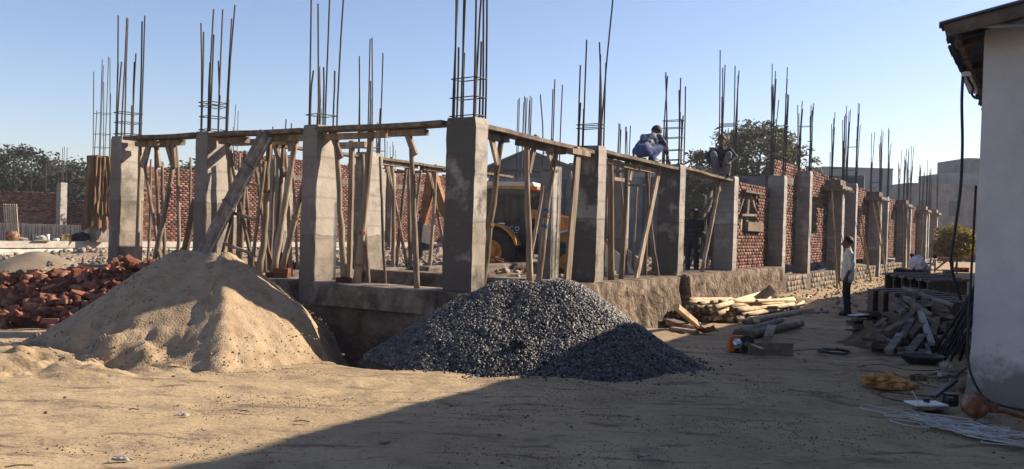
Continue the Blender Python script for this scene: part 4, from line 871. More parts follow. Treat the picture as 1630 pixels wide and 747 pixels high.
MT_c = MT['cable']
def wire(pts, r, label, name='cable', mat_='cable', cat='cable', sub=6):
    P = [Vector(p) for p in pts]; out = []
    for i in range(len(P)-1):
        p0, p1, p2, p3 = P[max(i-1, 0)], P[i], P[i+1], P[min(i+2, len(P)-1)]
        for s_ in range(sub):
            t_ = s_/sub; out.append(.5*((2*p1)+(p2-p0)*t_+(2*p0-5*p1+4*p2-p3)*t_*t_+(3*p1-p0-3*p2+p3)*t_**3))
    out.append(P[-1]); return tag(MB().tube(out, r, 6).build(name, MT[mat_], smooth=True), label, cat)
def gpx(pts, z=.012): return [on_z(a, b, z) for a, b in pts]
cc = on_z(1328, 563, 0); pts = []
for k in range(60):
    a = k*.55; rr_ = .16+.03*math.sin(k*1.7); pts.append(cc+Vector((math.cos(a)*rr_*1.15, math.sin(a)*rr_*1.6, .012+.0006*k+.006*math.sin(k))))
wire(pts, .007, 'coil of black cable on the shaded ground left of the wood pile', sub=3)
wire(gpx([(1235,560),(1270,558),(1300,556),(1318,560)]), .006, 'black cable lead running from the saw to the coil')

# ================================================================== THE YARD AT THE RIGHT
# white building with sheet roof
t = thing('white_building', W(.7, -5.72, 0), 'white plastered building with a sheet metal eave at the right edge', 'building')
WB0, WBE = .7, 46.0; SL = .13
def wallpt(u, v, z): return W(u-.0*z, v, z)
mb = MB(); nz_ = 14; nv_ = 40; v_ = []; f_ = []
for i in range(nv_+1):
    for j in range(nz_+1):
        v = -5.7-9.0*i/nv_; z = (3.78+SL*1.6*(-5.7-v))*j/nz_; p = W(.7-.09*max(0, 1-z/.8)**2, v+(.05*max(0, 1-z/.9)**2 if i == 0 else 0)+(-.03*z/4 if i == 0 else 0), z)
        v_.append(p-UD*(mnoise.noise(p*1.3)*.03+mnoise.noise(p*4)*.008))
for i in range(nv_):
    for j in range(nz_): a = i*(nz_+1)+j; f_.append((a, a+nz_+1, a+nz_+2, a+1))
n0 = len(v_)
v_ += [W(.9, -5.75, 0), W(.9, -5.75, 4.25), W(.9, -14.7, 5.5), W(.9, -14.7, 0)]; mb.add(v_, f_)
mb.build('end_wall', MT['white_wall'], t, smooth=True)
MB().bbox(.75, WBE, -6.0, -5.72, 0, 3.74).build('side_wall', MT['white_wall'], t)
# unseen taller wing and storey, inferred and sized to carry the foreground shadow
MB().bbox(-18, .66, -14.4, -9.5, 0, 7.7).build('unseen_wing', MT['white_wall'], t); MB().bbox(.66, 6.6, -14.4, -9.5, 4.7, 7.7).build('unseen_storey', MT['white_wall'], t)
# corrugated roof: sheets along u, ribs down the slope
def roof_sheet(u0, u1, name='roof_sheet'):
    mb = MB(); n = int((u1-u0)/.038); v_ = []; f_ = []
    for i in range(n+1):
        u = u0+(u1-u0)*i/n; h = .018*math.sin(i*math.pi/2)
        for (v, o) in ((-5.38+.02*math.sin(u*9), 0), (-9.5, 0), (-14.5, 0)): v_.append(W(u, v, 3.75+SL*1.6*(-5.38-v)+h))
        for v in (-14.5, -9.5, -5.38+.02*math.sin(u*9)): v_.append(W(u, v, 3.75+SL*1.6*(-5.38-v)+h-.014))
    for i in range(n):
        for j in range(6): a = i*6+j; b = i*6+(j+1) % 6; f_.append((a, b, b+6, a+6))
    f_ += [tuple(range(6)), tuple(n*6+j for j in range(6))[::-1]]
    return mb.add(v_, f_).build(name, MT['sheet'], t)
roof_sheet(.05, 1.3); roof_sheet(1.25, 6.5)
MB().hexa([W(6.4,-5.38,3.73), W(WBE,-5.38,3.73), W(WBE,-14.5,3.73+SL*14.6), W(6.4,-14.5,3.73+SL*14.6)][::-1], [W(6.4,-5.38,3.77), W(WBE,-5.38,3.77), W(WBE,-14.5,3.77+SL*14.6), W(6.4,-14.5,3.77+SL*14.6)][::-1]).build('roof_sheet', MT['sheet'], t)
MB().bar(W(.3,-5.5,3.69), W(40,-5.5,3.69), .05, .08).build('eave_purlin', MT['wood_dark'], t)
for k in range(12): MB().bar(W(.8+k*1.4,-5.45,3.67), W(.8+k*1.4,-5.9,3.73), .06, .08).build('rafter_end', MT['wood_dark'], t)
MB().bar(W(.1,-5.42,3.67), W(.1,-8.5,3.67+SL*1.6*3.1), .03, .12).build('barge_board', MT['wood_dark'], t)
MB().tube([on_u(1521,42,.45), on_u(1545,42,.45), on_u(1590,41,.5), on_u(1640,39,.5)], .022, 8).build('conduit', MT['white_plastic'], t, smooth=True)
for k in range(4):
    p = W(.9+.5*k, -5.4, 3.68); MB().bar(p, p-ZD*.06-VD*.02+UD*.2, .05, .03).build('bracket', MT['iron'], t)
MB().bar(W(2.4,-5.44,3.64), W(3.6,-5.44,3.6), .1, .06).build('lamp_batten', MT['white_plastic'], t)
MB().bar(W(5.2,-5.47,3.35), W(5.2,-5.72,3.35), .12, .2).build('meter_box', MT['iron'], t)
MB().hexa([W(13,-5.72,3.05), W(16,-5.72,3.05), W(16,-5.2,2.72), W(13,-5.2,2.72)], [W(13,-5.72,3.12), W(16,-5.72,3.12), W(16,-5.2,2.75), W(13,-5.2,2.75)]).build('awning', MT['sheet'], t)
EP = [on_v(1533,100,-5.4), on_v(1531,160,-5.4), on_v(1532,230,-5.38), on_v(1529,300,-5.35), on_v(1521,360,-5.2), on_v(1514,410,-5.05), on_v(1518,440,-5.0), on_v(1527,470,-5.05)]
EP = [e for e in EP]; u_ = uv(EP[0])[0]
dep = (EP[0]-EYE).dot(Fw)
EP = [at(a, b, dep) for a, b in ((1534,100),(1531,160),(1532,230),(1529,300),(1521,360),(1514,410),(1518,440),(1530,478))]
wire(EP, .017, 'thick black cable hanging from the eave of the white building')
wire([at(1535,102,dep), at(1541,125,dep), at(1549,140,dep), at(1547,150,dep), at(1553,157,dep)], .014, 'short black cable curling from the eave to the meter box')
for k, (a, b) in enumerate([((1535,104),(1524,92)), ((1534,104),(1528,112)), ((1536,102),(1532,94))]): wire([at(*a, dep), at((a[0]+b[0])/2, (a[1]+b[1])/2+1, dep), at(*b, dep)], .008, ['upper', 'lower', 'middle'][k]+' loose cable end sticking out below the eave')
p0 = W(.55, -5.6, 0)
wire([W(.75,-5.69,2.2), W(.72,-5.68,1.5), W(.66,-5.67,.9), W(.58,-5.68,.45), W(.5,-5.76,.2), W(.42,-5.9,.06), W(.3,-6.2,.03)], .012, 'black cable running down the corner of the white building')
# dark rods and pipes leaning in the corner
rr = random.Random(3)
for k in range(11):
    a = on_z(1484+k*4.6+rr.uniform(-4, 4), 556+rr.uniform(0, 22), .01); u1 = rr.uniform(3.2, 5.2); b = W(u1, -5.66, rr.uniform(1.1, 1.5)); 
    tag(MB().tube([a, a.lerp(b, .5)-ZD*.03, b], rr.choice([.012, .016, .02]), 6).build('steel_rod', MT['black'], smooth=True), ORDINAL[k]+' black steel rod from the left leaning by the white building', 'rod', 'black rods leaning by the white building')
# stack of shuttering channels, flat boards and the pile of offcuts
SD = Vector((math.sin(R(52)), math.cos(R(52)), 0)); SP = Vector((math.sin(R(140)), math.cos(R(140)), 0))
for k in range(8):
    b0 = at(1386, 500, 14.9); b0.z = 0; p = b0+SP*(.145*k)+SD*(.07*k)
    t = thing('steel_channel', p, 'dark steel shuttering channel standing on edge, '+ORDINAL[k]+' from the left in the stack', 'channel', 'shuttering channels in the stack')
    z = .2; h = .55-.018*k
    MB().obox(p+SD*.75+ZD*(z+h/2), SD*.75, SP*.012, ZD*h/2).build('web', MT['wood_dark'], t)
    MB().obox(p+SD*.75+ZD*(z+h), SD*.77, SP*.055, ZD*.022).build('flange', MT['wood_grey'], t); MB().obox(p+SD*.75+ZD*z, SD*.76, SP*.05, ZD*.02).build('flange', MT['wood_dark'], t)
    MB().obox(p+ZD*(z+h/2)-SD*.012, SD*.02, SP*.045, ZD*h/2).build('end_plate', MT['wood_dark'], t)
for k in range(6):
    b0 = at(1408, 470, 17.2); b0.z = 0; p = b0+SP*(.14*k)+SD*(.05*k)
    t = thing('steel_channel', p, 'dark shuttering channel in the rear stack, '+ORDINAL[k]+' from the left', 'channel', 'shuttering channels in the stack')
    h = .95-.02*k
    MB().obox(p+SD*.8+ZD*h/2, SD*.8, SP*.012, ZD*h/2).build('web', MT['wood_dark'], t); MB().obox(p+SD*.8+ZD*h, SD*.82, SP*.055, ZD*.022).build('flange', MT['wood_grey'], t)
b0 = on_z(1352, 533, 0)
for k in range(9):
    a = b0+Vector((rr.uniform(-.06, .1), rr.uniform(-.08, .08), .03+.045*k)); d = Vector((.97, .25, 0)); d.rotate(Matrix.Rotation(rr.uniform(-.12, .12), 3, 'Z'))
    stick(a+d*rr.uniform(-.05, .25)*(k > 3), a+d*rr.uniform(.95, 1.25), rr.uniform(.16, .26), .035, ORDINAL[k]+' dark board from the bottom of the low flat stack', 'wood_dark', 'plank', 'plank', 'boards in the low flat stack')
stick(on_z(1357,502,.43), on_z(1378,500,.43), .13, .012, 'pale flat sheet lying on the low stack beside the standing man', 'white_plastic', 'panel_offcut', 'panel')
OFF = [((435,320),(510,530),.1,'paper','whitewashed batten standing out bright in the offcut pile'),((255,225),(350,300),.1,'wood_grey','grey beam end at the top left of the offcut pile'),((335,225),(500,345),.11,'wood_grey','long beam sloping right at the top of the offcut pile'),((240,265),(325,320),.1,'wood_grey','grey offcut below the top left beam end'),
       ((380,365),(315,500),.11,'wood_grey','steep block left of the whitewashed batten'),((310,470),(225,585),.12,'wood_grey','thick block lowest at the front left of the pile'),((85,390),(175,525),.12,'wood_dark','dark board leaning at the left of the pile'),((165,475),(240,520),.08,'wood_grey','short pale stub at the left foot of the pile'),
       ((330,390),(205,455),.12,'wood_dark','broad dark offcut sloping down left'),((455,475),(365,590),.13,'wood_grey','thick block at the front middle of the pile'),((440,400),(370,480),.11,'wood_dark','offcut behind the front middle block'),((545,360),(515,480),.1,'wood_dark','upright dark offcut right of the whitewashed batten'),
       ((320,155),(650,275),.07,'wood_grey','long pole lying across the top of the pile'),((80,540),(240,550),.1,'wood_dark','dark batten along the left foot of the pile'),((55,500),(140,505),.08,'wood_dark','dark stub left of the pile foot'),((590,400),(700,380),.08,'wood_dark','dark offcut near the leaning rods'),
       ((560,480),(620,560),.08,'wood_grey','offcut slanting down by the rods'),((640,470),(540,500),.08,'wood_dark','short offcut lying left of the rods'),((470,530),(505,600),.05,'wood_grey','thin splinter above the iron pan'),((400,310),(330,380),.09,'wood_dark','dark offcut below the long sloping beam'),
       ((480,360),(550,400),.1,'wood_grey','stub at the middle right of the pile'),((570,340),(650,350),.09,'wood_grey','stub high on the right of the pile'),((420,260),(520,265),.12,'wood_grey','block on the top right of the pile'),((540,270),(600,330),.14,'wood_dark','dark block behind the stub high on the right'),((270,575),(370,560),.09,'wood_dark','batten at the front foot of the pile'),((420,575),(500,590),.08,'wood_grey','offcut just above the iron pan rim'),((560,430),(640,440),.1,'wood_grey','block at the right middle of the pile')]
for (a, b, wd, m_, lb) in OFF:
    A = (1360+a[0]/4.15, 420+a[1]/4.15); B = (1360+b[0]/4.15, 420+b[1]/4.15); dd = lambda y: 12.15+(565-y)*.019
    p = at(*A, dd(A[1])); q = at(*B, dd(B[1])); p.z = max(p.z, .04); q.z = max(q.z, .04)
    stick(p, q, wd*.92, wd*.62, lb, m_, 'timber_offcut', 'offcut', 'timber offcuts in the pile')
for k in range(26):
    x = rr.uniform(1395, 1512); y = rr.uniform(490, 560); D = 12.35+(565-y)*.019; p = at(x, y, D); p.z = max(.04, p.z-.09); a = rr.uniform(0, 6.28); d = Vector((math.cos(a), math.sin(a), rr.uniform(-.4, .4)))*rr.uniform(.15, .35)
    q = p+d; q.z = max(q.z, .03); p2 = p-d; p2.z = max(p2.z, .03)
    stick(p2, q, rr.uniform(.07, .11), rr.uniform(.05, .08), 'weathered offcut buried among the others in the pile', 'wood_dark', 'timber_offcut', 'offcut', 'buried timber offcuts')
hp_c = at(1455, 560, 12.9); 
def wheap(x, y):
    d = np.hypot((x-6.15)/1.1, (y-13.5)/1.0); return .62-.62*d+.12*fbm(x*3, y*3, 111, 3)
xs = np.arange(4.6, 7.4, .09); ys = np.arange(12.2, 15.2, .09)
tag(grid_obj('soil_heap', xs, ys, lambda X, Y: wheap(X, Y)-.06, MT['dark_soil'], cut=lambda X, Y: wheap(X, Y) > 0), 'dark dirt heap under the timber offcuts', 'soil heap')
# iron pan
c = on_z(1466, 580, 0)
tag(MB().lathe(c, [(.12,.015),(.15,.0),(.2,.03),(.265,.1),(.285,.115),(.285,.125),(.262,.118),(.195,.045),(.14,.02)], 28).build('iron_pan', MT['iron'], smooth=True), 'shallow round iron pan in front of the offcut pile', 'pan')
# brown plastic sack, crumpled
def crumple(c, sx, sy, sz, mat_, name, label, cat, seed, n=3, amp=.35, hole=None):
    bm = bmesh.new(); bmesh.ops.create_icosphere(bm, subdivisions=n+1, radius=1); vs = []
    for v in bm.verts:
        p = v.co.copy(); k = 1+amp*(abs(mnoise.noise(p*1.6+Vector((seed, 0, 0))))*1.7-.35)+amp*.5*mnoise.noise(p*4.5+Vector((seed, 3, 0)))
        if hole: dd = (p-Vector(hole)).length; k *= (1-.55*max(0, 1-dd/.75))
        vs.append(Vector((c[0]+p.x*sx*k, c[1]+p.y*sy*k, max(c[2]+p.z*sz*k+sz*.75, .006))))
    bm.verts.index_update(); fs = [tuple(v.index for v in f.verts) for f in bm.faces]; bm.free()
    return tag(link(name, vs, fs, MT[mat_], smooth=False), label, cat)
c = on_z(1412, 616, 0); t = thing('plastic_sack', c, 'crumpled orange-brown plastic sack on the shaded ground', 'sack')
def fold(mb, pts, w_, seed):
    n = 24; vs = []; fs = []
    P = [Vector(p) for p in pts]
    for i in range(n+1):
        t_ = i/n*(len(P)-1); k = min(int(t_), len(P)-2); c_ = P[k].lerp(P[k+1], t_-k); d = (P[k+1]-P[k]).normalized(); s_ = d.cross(ZD).normalized()
        for j in range(9):
            a = math.pi*j/8; ww = w_*(1+.25*mnoise.noise(Vector((i*.35, seed, 0)))); o = s_*math.cos(a)*ww+ZD*math.sin(a)*ww*.75
            vs.append(c_+o*(1+.3*mnoise.noise(Vector((i*.8, j*.9, seed))))+Vector((0, 0, .0)))
    for i in range(n):
        for j in range(8): a = i*9+j; fs.append((a, a+1, a+10, a+9))
    fs += [tuple(range(9)), tuple(n*9+j for j in range(9))[::-1], ]
    mb.add(vs, fs)
SK_ = crumple((c.x, c.y, c.z), .25, .17, .085, 'sack', 'crumpled_body', None, None, 21, n=4, amp=.42, hole=(.15, -.35, .75)); SK_.parent = t; SK_.location = SK_.location-ORG[t.name]
mb = MB(); fold(mb, [c+Vector((-.16,.1,0)), c+Vector((-.05,.2,.02)), c+Vector((.1,.17,.01)), c+Vector((.17,.05,0))], .1, 1); mb.build('upper_fold', MT['sack'], t)
mb = MB(); fold(mb, [c+Vector((-.15,.12,.02)), c+Vector((-.17,-.02,.01)), c+Vector((-.06,-.13,0)), c+Vector((.1,-.1,0)), c+Vector((.3,.02,0))], .07, 7); mb.build('front_fold', MT['sack'], t)
mb = MB(); fold(mb, [c+Vector((-.08,.03,0)), c+Vector((.1,.02,0)), c+Vector((.2,0,0))], .05, 4); mb.build('inner_fold', MT['cloth_brown'], t)
# tangled white cable
rr = random.Random(9); A = on_z(1372, 648, .01); B = on_z(1640, 722, .01); pts = [A]
def tp(s_, w_): 
    q = on_z(1430+s_*215, 657+s_*52, .012); return q+Vector((rr.uniform(-1, 1)*.2, rr.uniform(-1, 1)*w_, rr.uniform(0, .05)))
ropes = []
for k in range(9):
    s0 = rr.uniform(-.05, .35); pts = []
    if k == 0: pts = gpx([(1470,662),(1430,662),(1395,655),(1372,650),(1374,645),(1400,648),(1440,656)], .012)
    if k == 1: pts = gpx([(1480,682),(1440,676),(1418,670),(1420,667),(1450,671),(1490,676)], .012)
    s_ = s0
    for i in range(15):
        s_ += rr.uniform(.0, .1); a = i*2.2+k; q = on_z(1430+min(s_, 1.05)*205, 660+min(s_, 1.05)*48, .012); pts.append(q+Vector((math.cos(a)*rr.uniform(.08, .32), math.sin(a)*rr.uniform(.1, .34), rr.uniform(0, .05))))
    ropes.append(pts)
t = thing('white_cable', on_z(1500, 680, 0), 'tangle of thin white cable on the ground at the lower right', 'cable')
for pts in ropes:
    out = []
    for i in range(len(pts)-1):
        p0, p1, p2, p3 = pts[max(i-1, 0)], pts[i], pts[i+1], pts[min(i+2, len(pts)-1)]
        for s_ in range(7):
            t_ = s_/7; out.append(.5*((2*p1)+(p2-p0)*t_+(2*p0-5*p1+4*p2-p3)*t_*t_+(3*p1-p0-3*p2+p3)*t_**3))
    MB().tube(out, .0042, 5).build('strand', MT['rope'], t, smooth=True)
# board with a switch box, rusty pot, small clutter
t = thing('switch_board', on_z(1474, 652, 0), 'white topped wooden switch board with a black knob by the cable tangle', 'switch board')
p = on_z(1474, 650, 0); ax = Vector((1, .12, 0)).normalized(); ay = Vector((-ax.y, ax.x, 0))
MB().obox(p+ZD*.02, ax*.165, ay*.11, ZD*.018).build('wood_base', MT['wood'], t); MB().obox(p+ZD*.046, ax*.165, ay*.11, ZD*.007).build('white_top', MT['white_plastic'], t)
MB().lathe(p+ax*.03+ay*.04+ZD*.053, [(.03,0),(.03,.03),(.024,.036)], 12).build('knob', MT['black'], t); MB().tube([p-ax*.08+ZD*.055, p-ax*.12+ay*.05+ZD*.16], .006, 5).build('lead', MT['rope'], t)
t = thing('electrical_box', on_z(1513, 636, 0), 'small black electrical box near the foot of the white wall', 'box')
MB().obox(on_z(1513, 636, .05), Vector((.055,0,0)), Vector((0,.05,0)), ZD*.06).build('casing', MT['black'], t); MB().obox(on_z(1513, 636, .12), Vector((.03,0,0)), Vector((0,.03,0)), ZD*.02).build('switch', MT['iron'], t)
c = on_z(1550, 664, 0)
t = thing('clay_pot', c, 'round rusty clay pot lying at the foot of the white wall', 'pot')
MB().lathe(c+ZD*.1, [(.02,-.1),(.08,-.085),(.118,-.03),(.125,.02),(.11,.07),(.07,.1),(.06,.115),(.055,.11),(.03,.09)], 22, Vector((.35,-.2,.9))).build('body', MT['terracotta'], t, smooth=True)
MB().tube([c+Vector((.1,.0,.1)), c+Vector((.2,-.02,.09))], .045, 12).build('spout', MT['rust'], t, smooth=True)
tag(MB().tube([on_z(1582,655,.12), on_z(1600,655,.1), on_z(1650,672,.05)], [.012,.02,.012], 8).build('iron_pipe', MT['rust'], smooth=True), 'rusty iron pipe lying right of the clay pot', 'pipe')
crumple(on_z(1567, 678, 0), .08, .06, .03, 'rubble_stone', 'stone', 'grey stone between the clay pot and the cable tangle', 'stone', 4)
crumple(on_z(1462, 606, 0), .1, .07, .045, 'mud_plaster', 'stone', 'round dusty stone right behind the crumpled sack', 'stone', 6)
t = thing('paper_cup', on_z(1501, 608, 0), 'crushed white packet with a red stripe beside the rods', 'packet')
p = on_z(1501, 607, 0); MB().obox(p+ZD*.05, Vector((.055,.01,0)), Vector((-.01,.03,0)), Vector((.01,0,.045))).build('body', MT['paper'], t); MB().obox(p+ZD*.05-Vector((0,.033,0)), Vector((.056,.01,0)), Vector((0,.002,0)), Vector((.004,0,.012))).build('stripe', MT['red_mark'], t)
crumple(on_z(1506, 590, 0), .08, .05, .06, 'paper', 'plastic_bag', 'torn grey-white plastic bag at the foot of the rods', 'bag', 9, amp=.6)
for k, (a, b, m_) in enumerate([((1478,597),(1524,590),'wood_grey'), ((1490,603),(1512,598),'wood_dark'), ((1516,600),(1536,585),'wood_dark'), ((1485,632),(1522,605),'black'), ((1530,620),(1536,600),'rust')]):
    stick(on_z(*a, .03), on_z(*b, .07), .05, .03, ['grey','thin dark','steep dark','black','rusty'][k]+' stick among the clutter at the foot of the white wall', m_, 'stick', 'stick', 'sticks by the white wall')
wire(gpx([(1395,628),(1420,636),(1450,640),(1475,640),(1490,634),(1470,630),(1440,627),(1410,624),(1398,628)]), .006, 'black wire loop between the sack and the switch board')
wire(gpx([(1365,584),(1400,580),(1440,588),(1480,590),(1510,586)]), .005, 'thin black wire on the ground below the iron pan')
wire(gpx([(1370,590),(1400,592),(1440,600),(1470,612),(1500,618),(1520,612),(1500,604),(1470,600)]), .005, 'thin black wire winding from the pan toward the rods')
wire(gpx([(1500,655),(1480,646),(1500,640),(1530,640),(1550,632)]), .005, 'thin black wire near the small black box')
# motorcycle with a white bundle
t = thing('motorcycle', on_z(1468, 470, 0), 'dark motorcycle parked in the shaded alley behind the timber pile', 'motorcycle')
p = at(1455, 462, 22.5); p.z = 0; fx = Vector((.86, .5, 0)); sy = Vector((-.5, .86, 0))
for k, o_ in enumerate((-.62, .62)):
    wc = p+fx*o_+ZD*.3; ring = [wc+fx*math.cos(a)*.27+ZD*math.sin(a)*.27 for a in np.linspace(0, 2*math.pi, 25)]
    wh = MB().tube(ring, .045, 8).build('wheel', MT['tyre'], t, smooth=True)
    MB().lathe(wc, [(.06,-.05),(.06,.05)], 12, sy).build('hub', MT['chrome'], wh)
    for a in range(6): MB().tube([wc, wc+fx*math.cos(a*1.05)*.25+ZD*math.sin(a*1.05)*.25], .007, 4).build('spoke', MT['chrome'], wh)
MB().tube([p-fx*.62+ZD*.3, p-fx*.1+ZD*.32, p+fx*.3+ZD*.7, p-fx*.5+ZD*.68, p-fx*.62+ZD*.3], .025, 6).build('frame', MT['black'], t)
MB().lathe(p+ZD*.36, [(.1,-.12),(.14,-.05),(.14,.08),(.09,.13)], 14, sy).build('engine', MT['iron'], t, smooth=True)
MB().tube([p+fx*.32+ZD*.82, p+fx*.1+ZD*.84, p-fx*.08+ZD*.78], [.08,.14,.08], 12).build('fuel_tank', MT['black'], t, smooth=True)
MB().tube([p-fx*.05+ZD*.78, p-fx*.35+ZD*.78, p-fx*.72+ZD*.84], [.09,.12,.08], 10).build('seat', MT['black'], t, smooth=True)
MB().tube([p+fx*.62+ZD*.3, p+fx*.42+ZD*.9, p+fx*.38+ZD*1.0], .025, 7).build('fork', MT['chrome'], t)
MB().tube([p+fx*.25-sy*.36+ZD*1.02, p+fx*.4-sy*.15+ZD*1.04, p+fx*.4+sy*.15+ZD*1.04, p+fx*.25+sy*.36+ZD*1.02], .016, 7).build('handlebar', MT['black'], t)
MB().lathe(p+fx*.5+ZD*.9, [(.09,-.06),(.1,.04),(.08,.05)], 14, fx).build('headlight', MT['chrome'], t, smooth=True)
for s_ in (-1, 1): MB().tube([p+fx*.35+sy*.25*s_+ZD*1.04, p+fx*.33+sy*.33*s_+ZD*1.2], .008, 5).lathe(p+fx*.33+sy*.33*s_+ZD*1.23, [(.055,-.01),(.055,.01)], 12, fx).build('mirror', MT['black'], t)
MB().tube([p-fx*.1-sy*.16+ZD*.28, p-fx*.75-sy*.16+ZD*.33], [.035,.05], 8).build('exhaust', MT['chrome'], t, smooth=True)
for o_ in (-.62, .62): MB().tube([p+fx*(o_+math.cos(a)*.34)+ZD*(.3+math.sin(a)*.34) for a in np.linspace(.5, 2.6, 8)], .04, 6).build('mudguard', MT['black'], t, smooth=True)
q = p+fx*.1+ZD*.93
o = crumple((q.x, q.y, q.z-.06), .2, .2, .2, 'white_plastic', 'cloth_bundle', 'pale blue-white bundle resting on the motorcycle tank', 'bundle', 2, amp=.3)
o = crumple(on_z(1440, 439, 0), .5, .3, .2, 'dark_soil', 'soil_heap', 'low brown soil lump by the brick wing beyond the motorcycle', 'soil heap', 12, amp=.4)
# far alley clutter
p = on_z(1500, 428, .0); p = at(1502, 428, 44); p.z = 0; t = thing('trestle', p, 'rough timber trestle far down the alley', 'trestle')
for s_ in (-1, 1):
    MB().bar(p+UD*s_*1.1+VD*.5, p+UD*s_*1.1+VD*.5+ZD*.7, .08, .08, UD).build('leg', MT['wood_grey'], t); MB().bar(p+UD*s_*1.1-VD*.5, p+UD*s_*1.1-VD*.5+ZD*.7, .08, .08, UD).build('leg', MT['wood_grey'], t)
    MB().bar(p+UD*1.4+VD*.45*s_+ZD*.73, p-UD*1.4+VD*.45*s_+ZD*.73, .08, .08).build('rail', MT['wood'], t)
for k in range(5): MB().bar(p+UD*(-1.1+.55*k)+VD*.6+ZD*.8, p+UD*(-1.1+.55*k)-VD*.6+ZD*.8, .1, .04).build('slat', MT['wood'], t)
stick(at(1487,431,44), at(1512,411,44), .07, .07, 'pale pole leaning over the far trestle', 'wood', 'pole', 'pole')
p = at(1530, 416, 47); p.z = 0; t = thing('brick_stack', p, 'small stack of bricks under the yellow bush', 'brick stack')
for k in range(24): heap_brick(p.x+(k % 4)*.24-.4, p.y+((k//4) % 2)*.2, .04+.085*(k//8), t, .03)
c = at(1508, 436, 23.2); tag(MB().lathe(c-ZD*.16, [(.1,0),(.13,.26),(.135,.27),(.12,.26)], 16).build('bucket', MT['chrome'], smooth=True), 'small metal bucket hanging at the motorcycle handlebar', 'bucket')

# ================================================================== BACKHOE DIGGER INSIDE THE BUILDING
DZ = .3
daz = R(106); DF = Vector((math.sin(daz), math.cos(daz), 0)); DS = Vector((math.cos(daz), -math.sin(daz), 0))   # forward; DS: right-hand side (toward the camera)
rw = at(782, 402, 24.3); dig0 = rw-DS*1.0; dig0.z = DZ
def DP(x, y, z): return dig0+DF*x+DS*y+ZD*z            # x forward from rear axle, y to its right, z up
t = thing('backhoe_digger', dig0, 'yellow backhoe digger with a dark cab parked inside the building', 'digger')
def dbox(x0, x1, y0, y1, z0, z1, name, m_, par=None, top=None):
    tx0, tx1 = (x0, x1) if top is None else top
    return MB().hexa([DP(x0,y0,z0),DP(x1,y0,z0),DP(x1,y1,z0),DP(x0,y1,z0)], [DP(tx0,y0,z1),DP(tx1,y0,z1),DP(tx1,y1,z1),DP(tx0,y1,z1)]).build(name, MT[m_], par or t)
def wheel(x, y, r, wd):
    s = 1 if y > 0 else -1; c = DP(x, y, r); ax = DS*s; h = wd/2
    wh = MB().lathe(c, [(r*.5,-h),(r*.88,-h),(r*.97,-h*.8),(r,-h*.5),(r,h*.5),(r*.97,h*.8),(r*.88,h),(r*.52,h*.8),(r*.5,h*.1)], 36, ax).build('wheel', MT['tyre'], t, smooth=True)
    MB().lathe(c, [(r*.52,h*.55),(r*.5,h*.9),(r*.4,h*.5),(r*.28,h*.4),(r*.26,h*.75),(r*.14,h*.78)], 30, ax).build('rim', MT['orange'], wh, smooth=True)
    lug = MB()
    for k in range(20):
        a = 2*math.pi*k/20; d = DF*math.cos(a)+ZD*math.sin(a); tg = DF*-math.sin(a)+ZD*math.cos(a)
        for q in (-1, 1): lug.obox(c+d*(r+.012)+ax*q*h*.45+tg*.03*q, d*.022, (ax*q*h*.5+tg*.06), tg*.025)
    tag(lug.build('tread_lugs', MT['tyre'], wh), kind='stuff')
for y in (-.92, .92): wheel(0, y, .66, .46); wheel(2.17, y, .46, .32)
dbox(-.9, 2.7, -.42, .42, .62, .95, 'chassis', 'machine_black')
dbox(-.55, 1.05, -.62, .62, .95, 1.35, 'cab_base', 'machine_black')
# rear fenders
for y in (-1, 1):
    mb = MB()
    for k in range(9):
        a0, a1 = R(15+k*16.5), R(15+(k+1)*16.5)
        P = [DP(math.cos(a)*rr_, y*yy, .66+math.sin(a)*rr_) for a in (a0, a1) for rr_ in (.74, .8) for yy in (.66, 1.14)]
        mb.hexa([P[0],P[1],P[5],P[4]], [P[2],P[3],P[7],P[6]])
    mb.build('fender', MT['orange'], t)
cab = dbox(-.62, 1.12, -.76, .76, 2.5, 2.62, 'cab_roof', 'cream_paint', top=(-.55, 1.05))
dbox(-.66, 1.2, -.8, .8, 2.42, 2.5, 'cab_visor', 'orange')
for y in (-.72, .72):
    MB().bar(DP(1.0, y, 1.25), DP(.86, y, 2.43), .09, .09, DS).build('cab_pillar', MT['machine_black'], t)
    MB().bar(DP(-.1, y, 1.25), DP(-.1, y, 2.43), .07, .07, DS).build('cab_pillar', MT['machine_black'], t)
    MB().bar(DP(-.58, y, 1.3), DP(-.58, y, 2.43), .08, .08, DS).build('cab_pillar', MT['machine_black'], t)
    d = MB().hexa([DP(-.05,y*.985,.98),DP(1.0,y*.985,.98),DP(1.0,y*1.04,.98),DP(-.05,y*1.04,.98)], [DP(-.05,y*.985,1.52),DP(.97,y*.985,1.52),DP(.97,y*1.04,1.52),DP(-.05,y*1.04,1.52)]).build('cab_door', MT['machine_black'], t)
    MB().hexa([DP(-.05,y*1.0,1.52),DP(.96,y*1.0,1.52),DP(.96,y*1.015,1.52),DP(-.05,y*1.015,1.52)], [DP(-.05,y*1.0,2.42),DP(.86,y*1.0,2.42),DP(.86,y*1.015,2.42),DP(-.05,y*1.015,2.42)]).build('window', MT['glass'], d)
    MB().bar(DP(.1, y*1.06, 1.45), DP(.3, y*1.06, 1.45), .03, .04).build('handle', MT['chrome'], d)
    MB().hexa([DP(-.56,y*1.0,1.5),DP(-.12,y*1.0,1.5),DP(-.12,y*1.015,1.5),DP(-.56,y*1.015,1.5)], [DP(-.56,y*1.0,2.42),DP(-.12,y*1.0,2.42),DP(-.12,y*1.015,2.42),DP(-.56,y*1.015,2.42)]).build('window', MT['glass'], t)
    dbox(-.6, -.1, min(y, y*1.04), max(y, y*1.04), 1.1, 1.5, 'side_panel', 'machine_black')
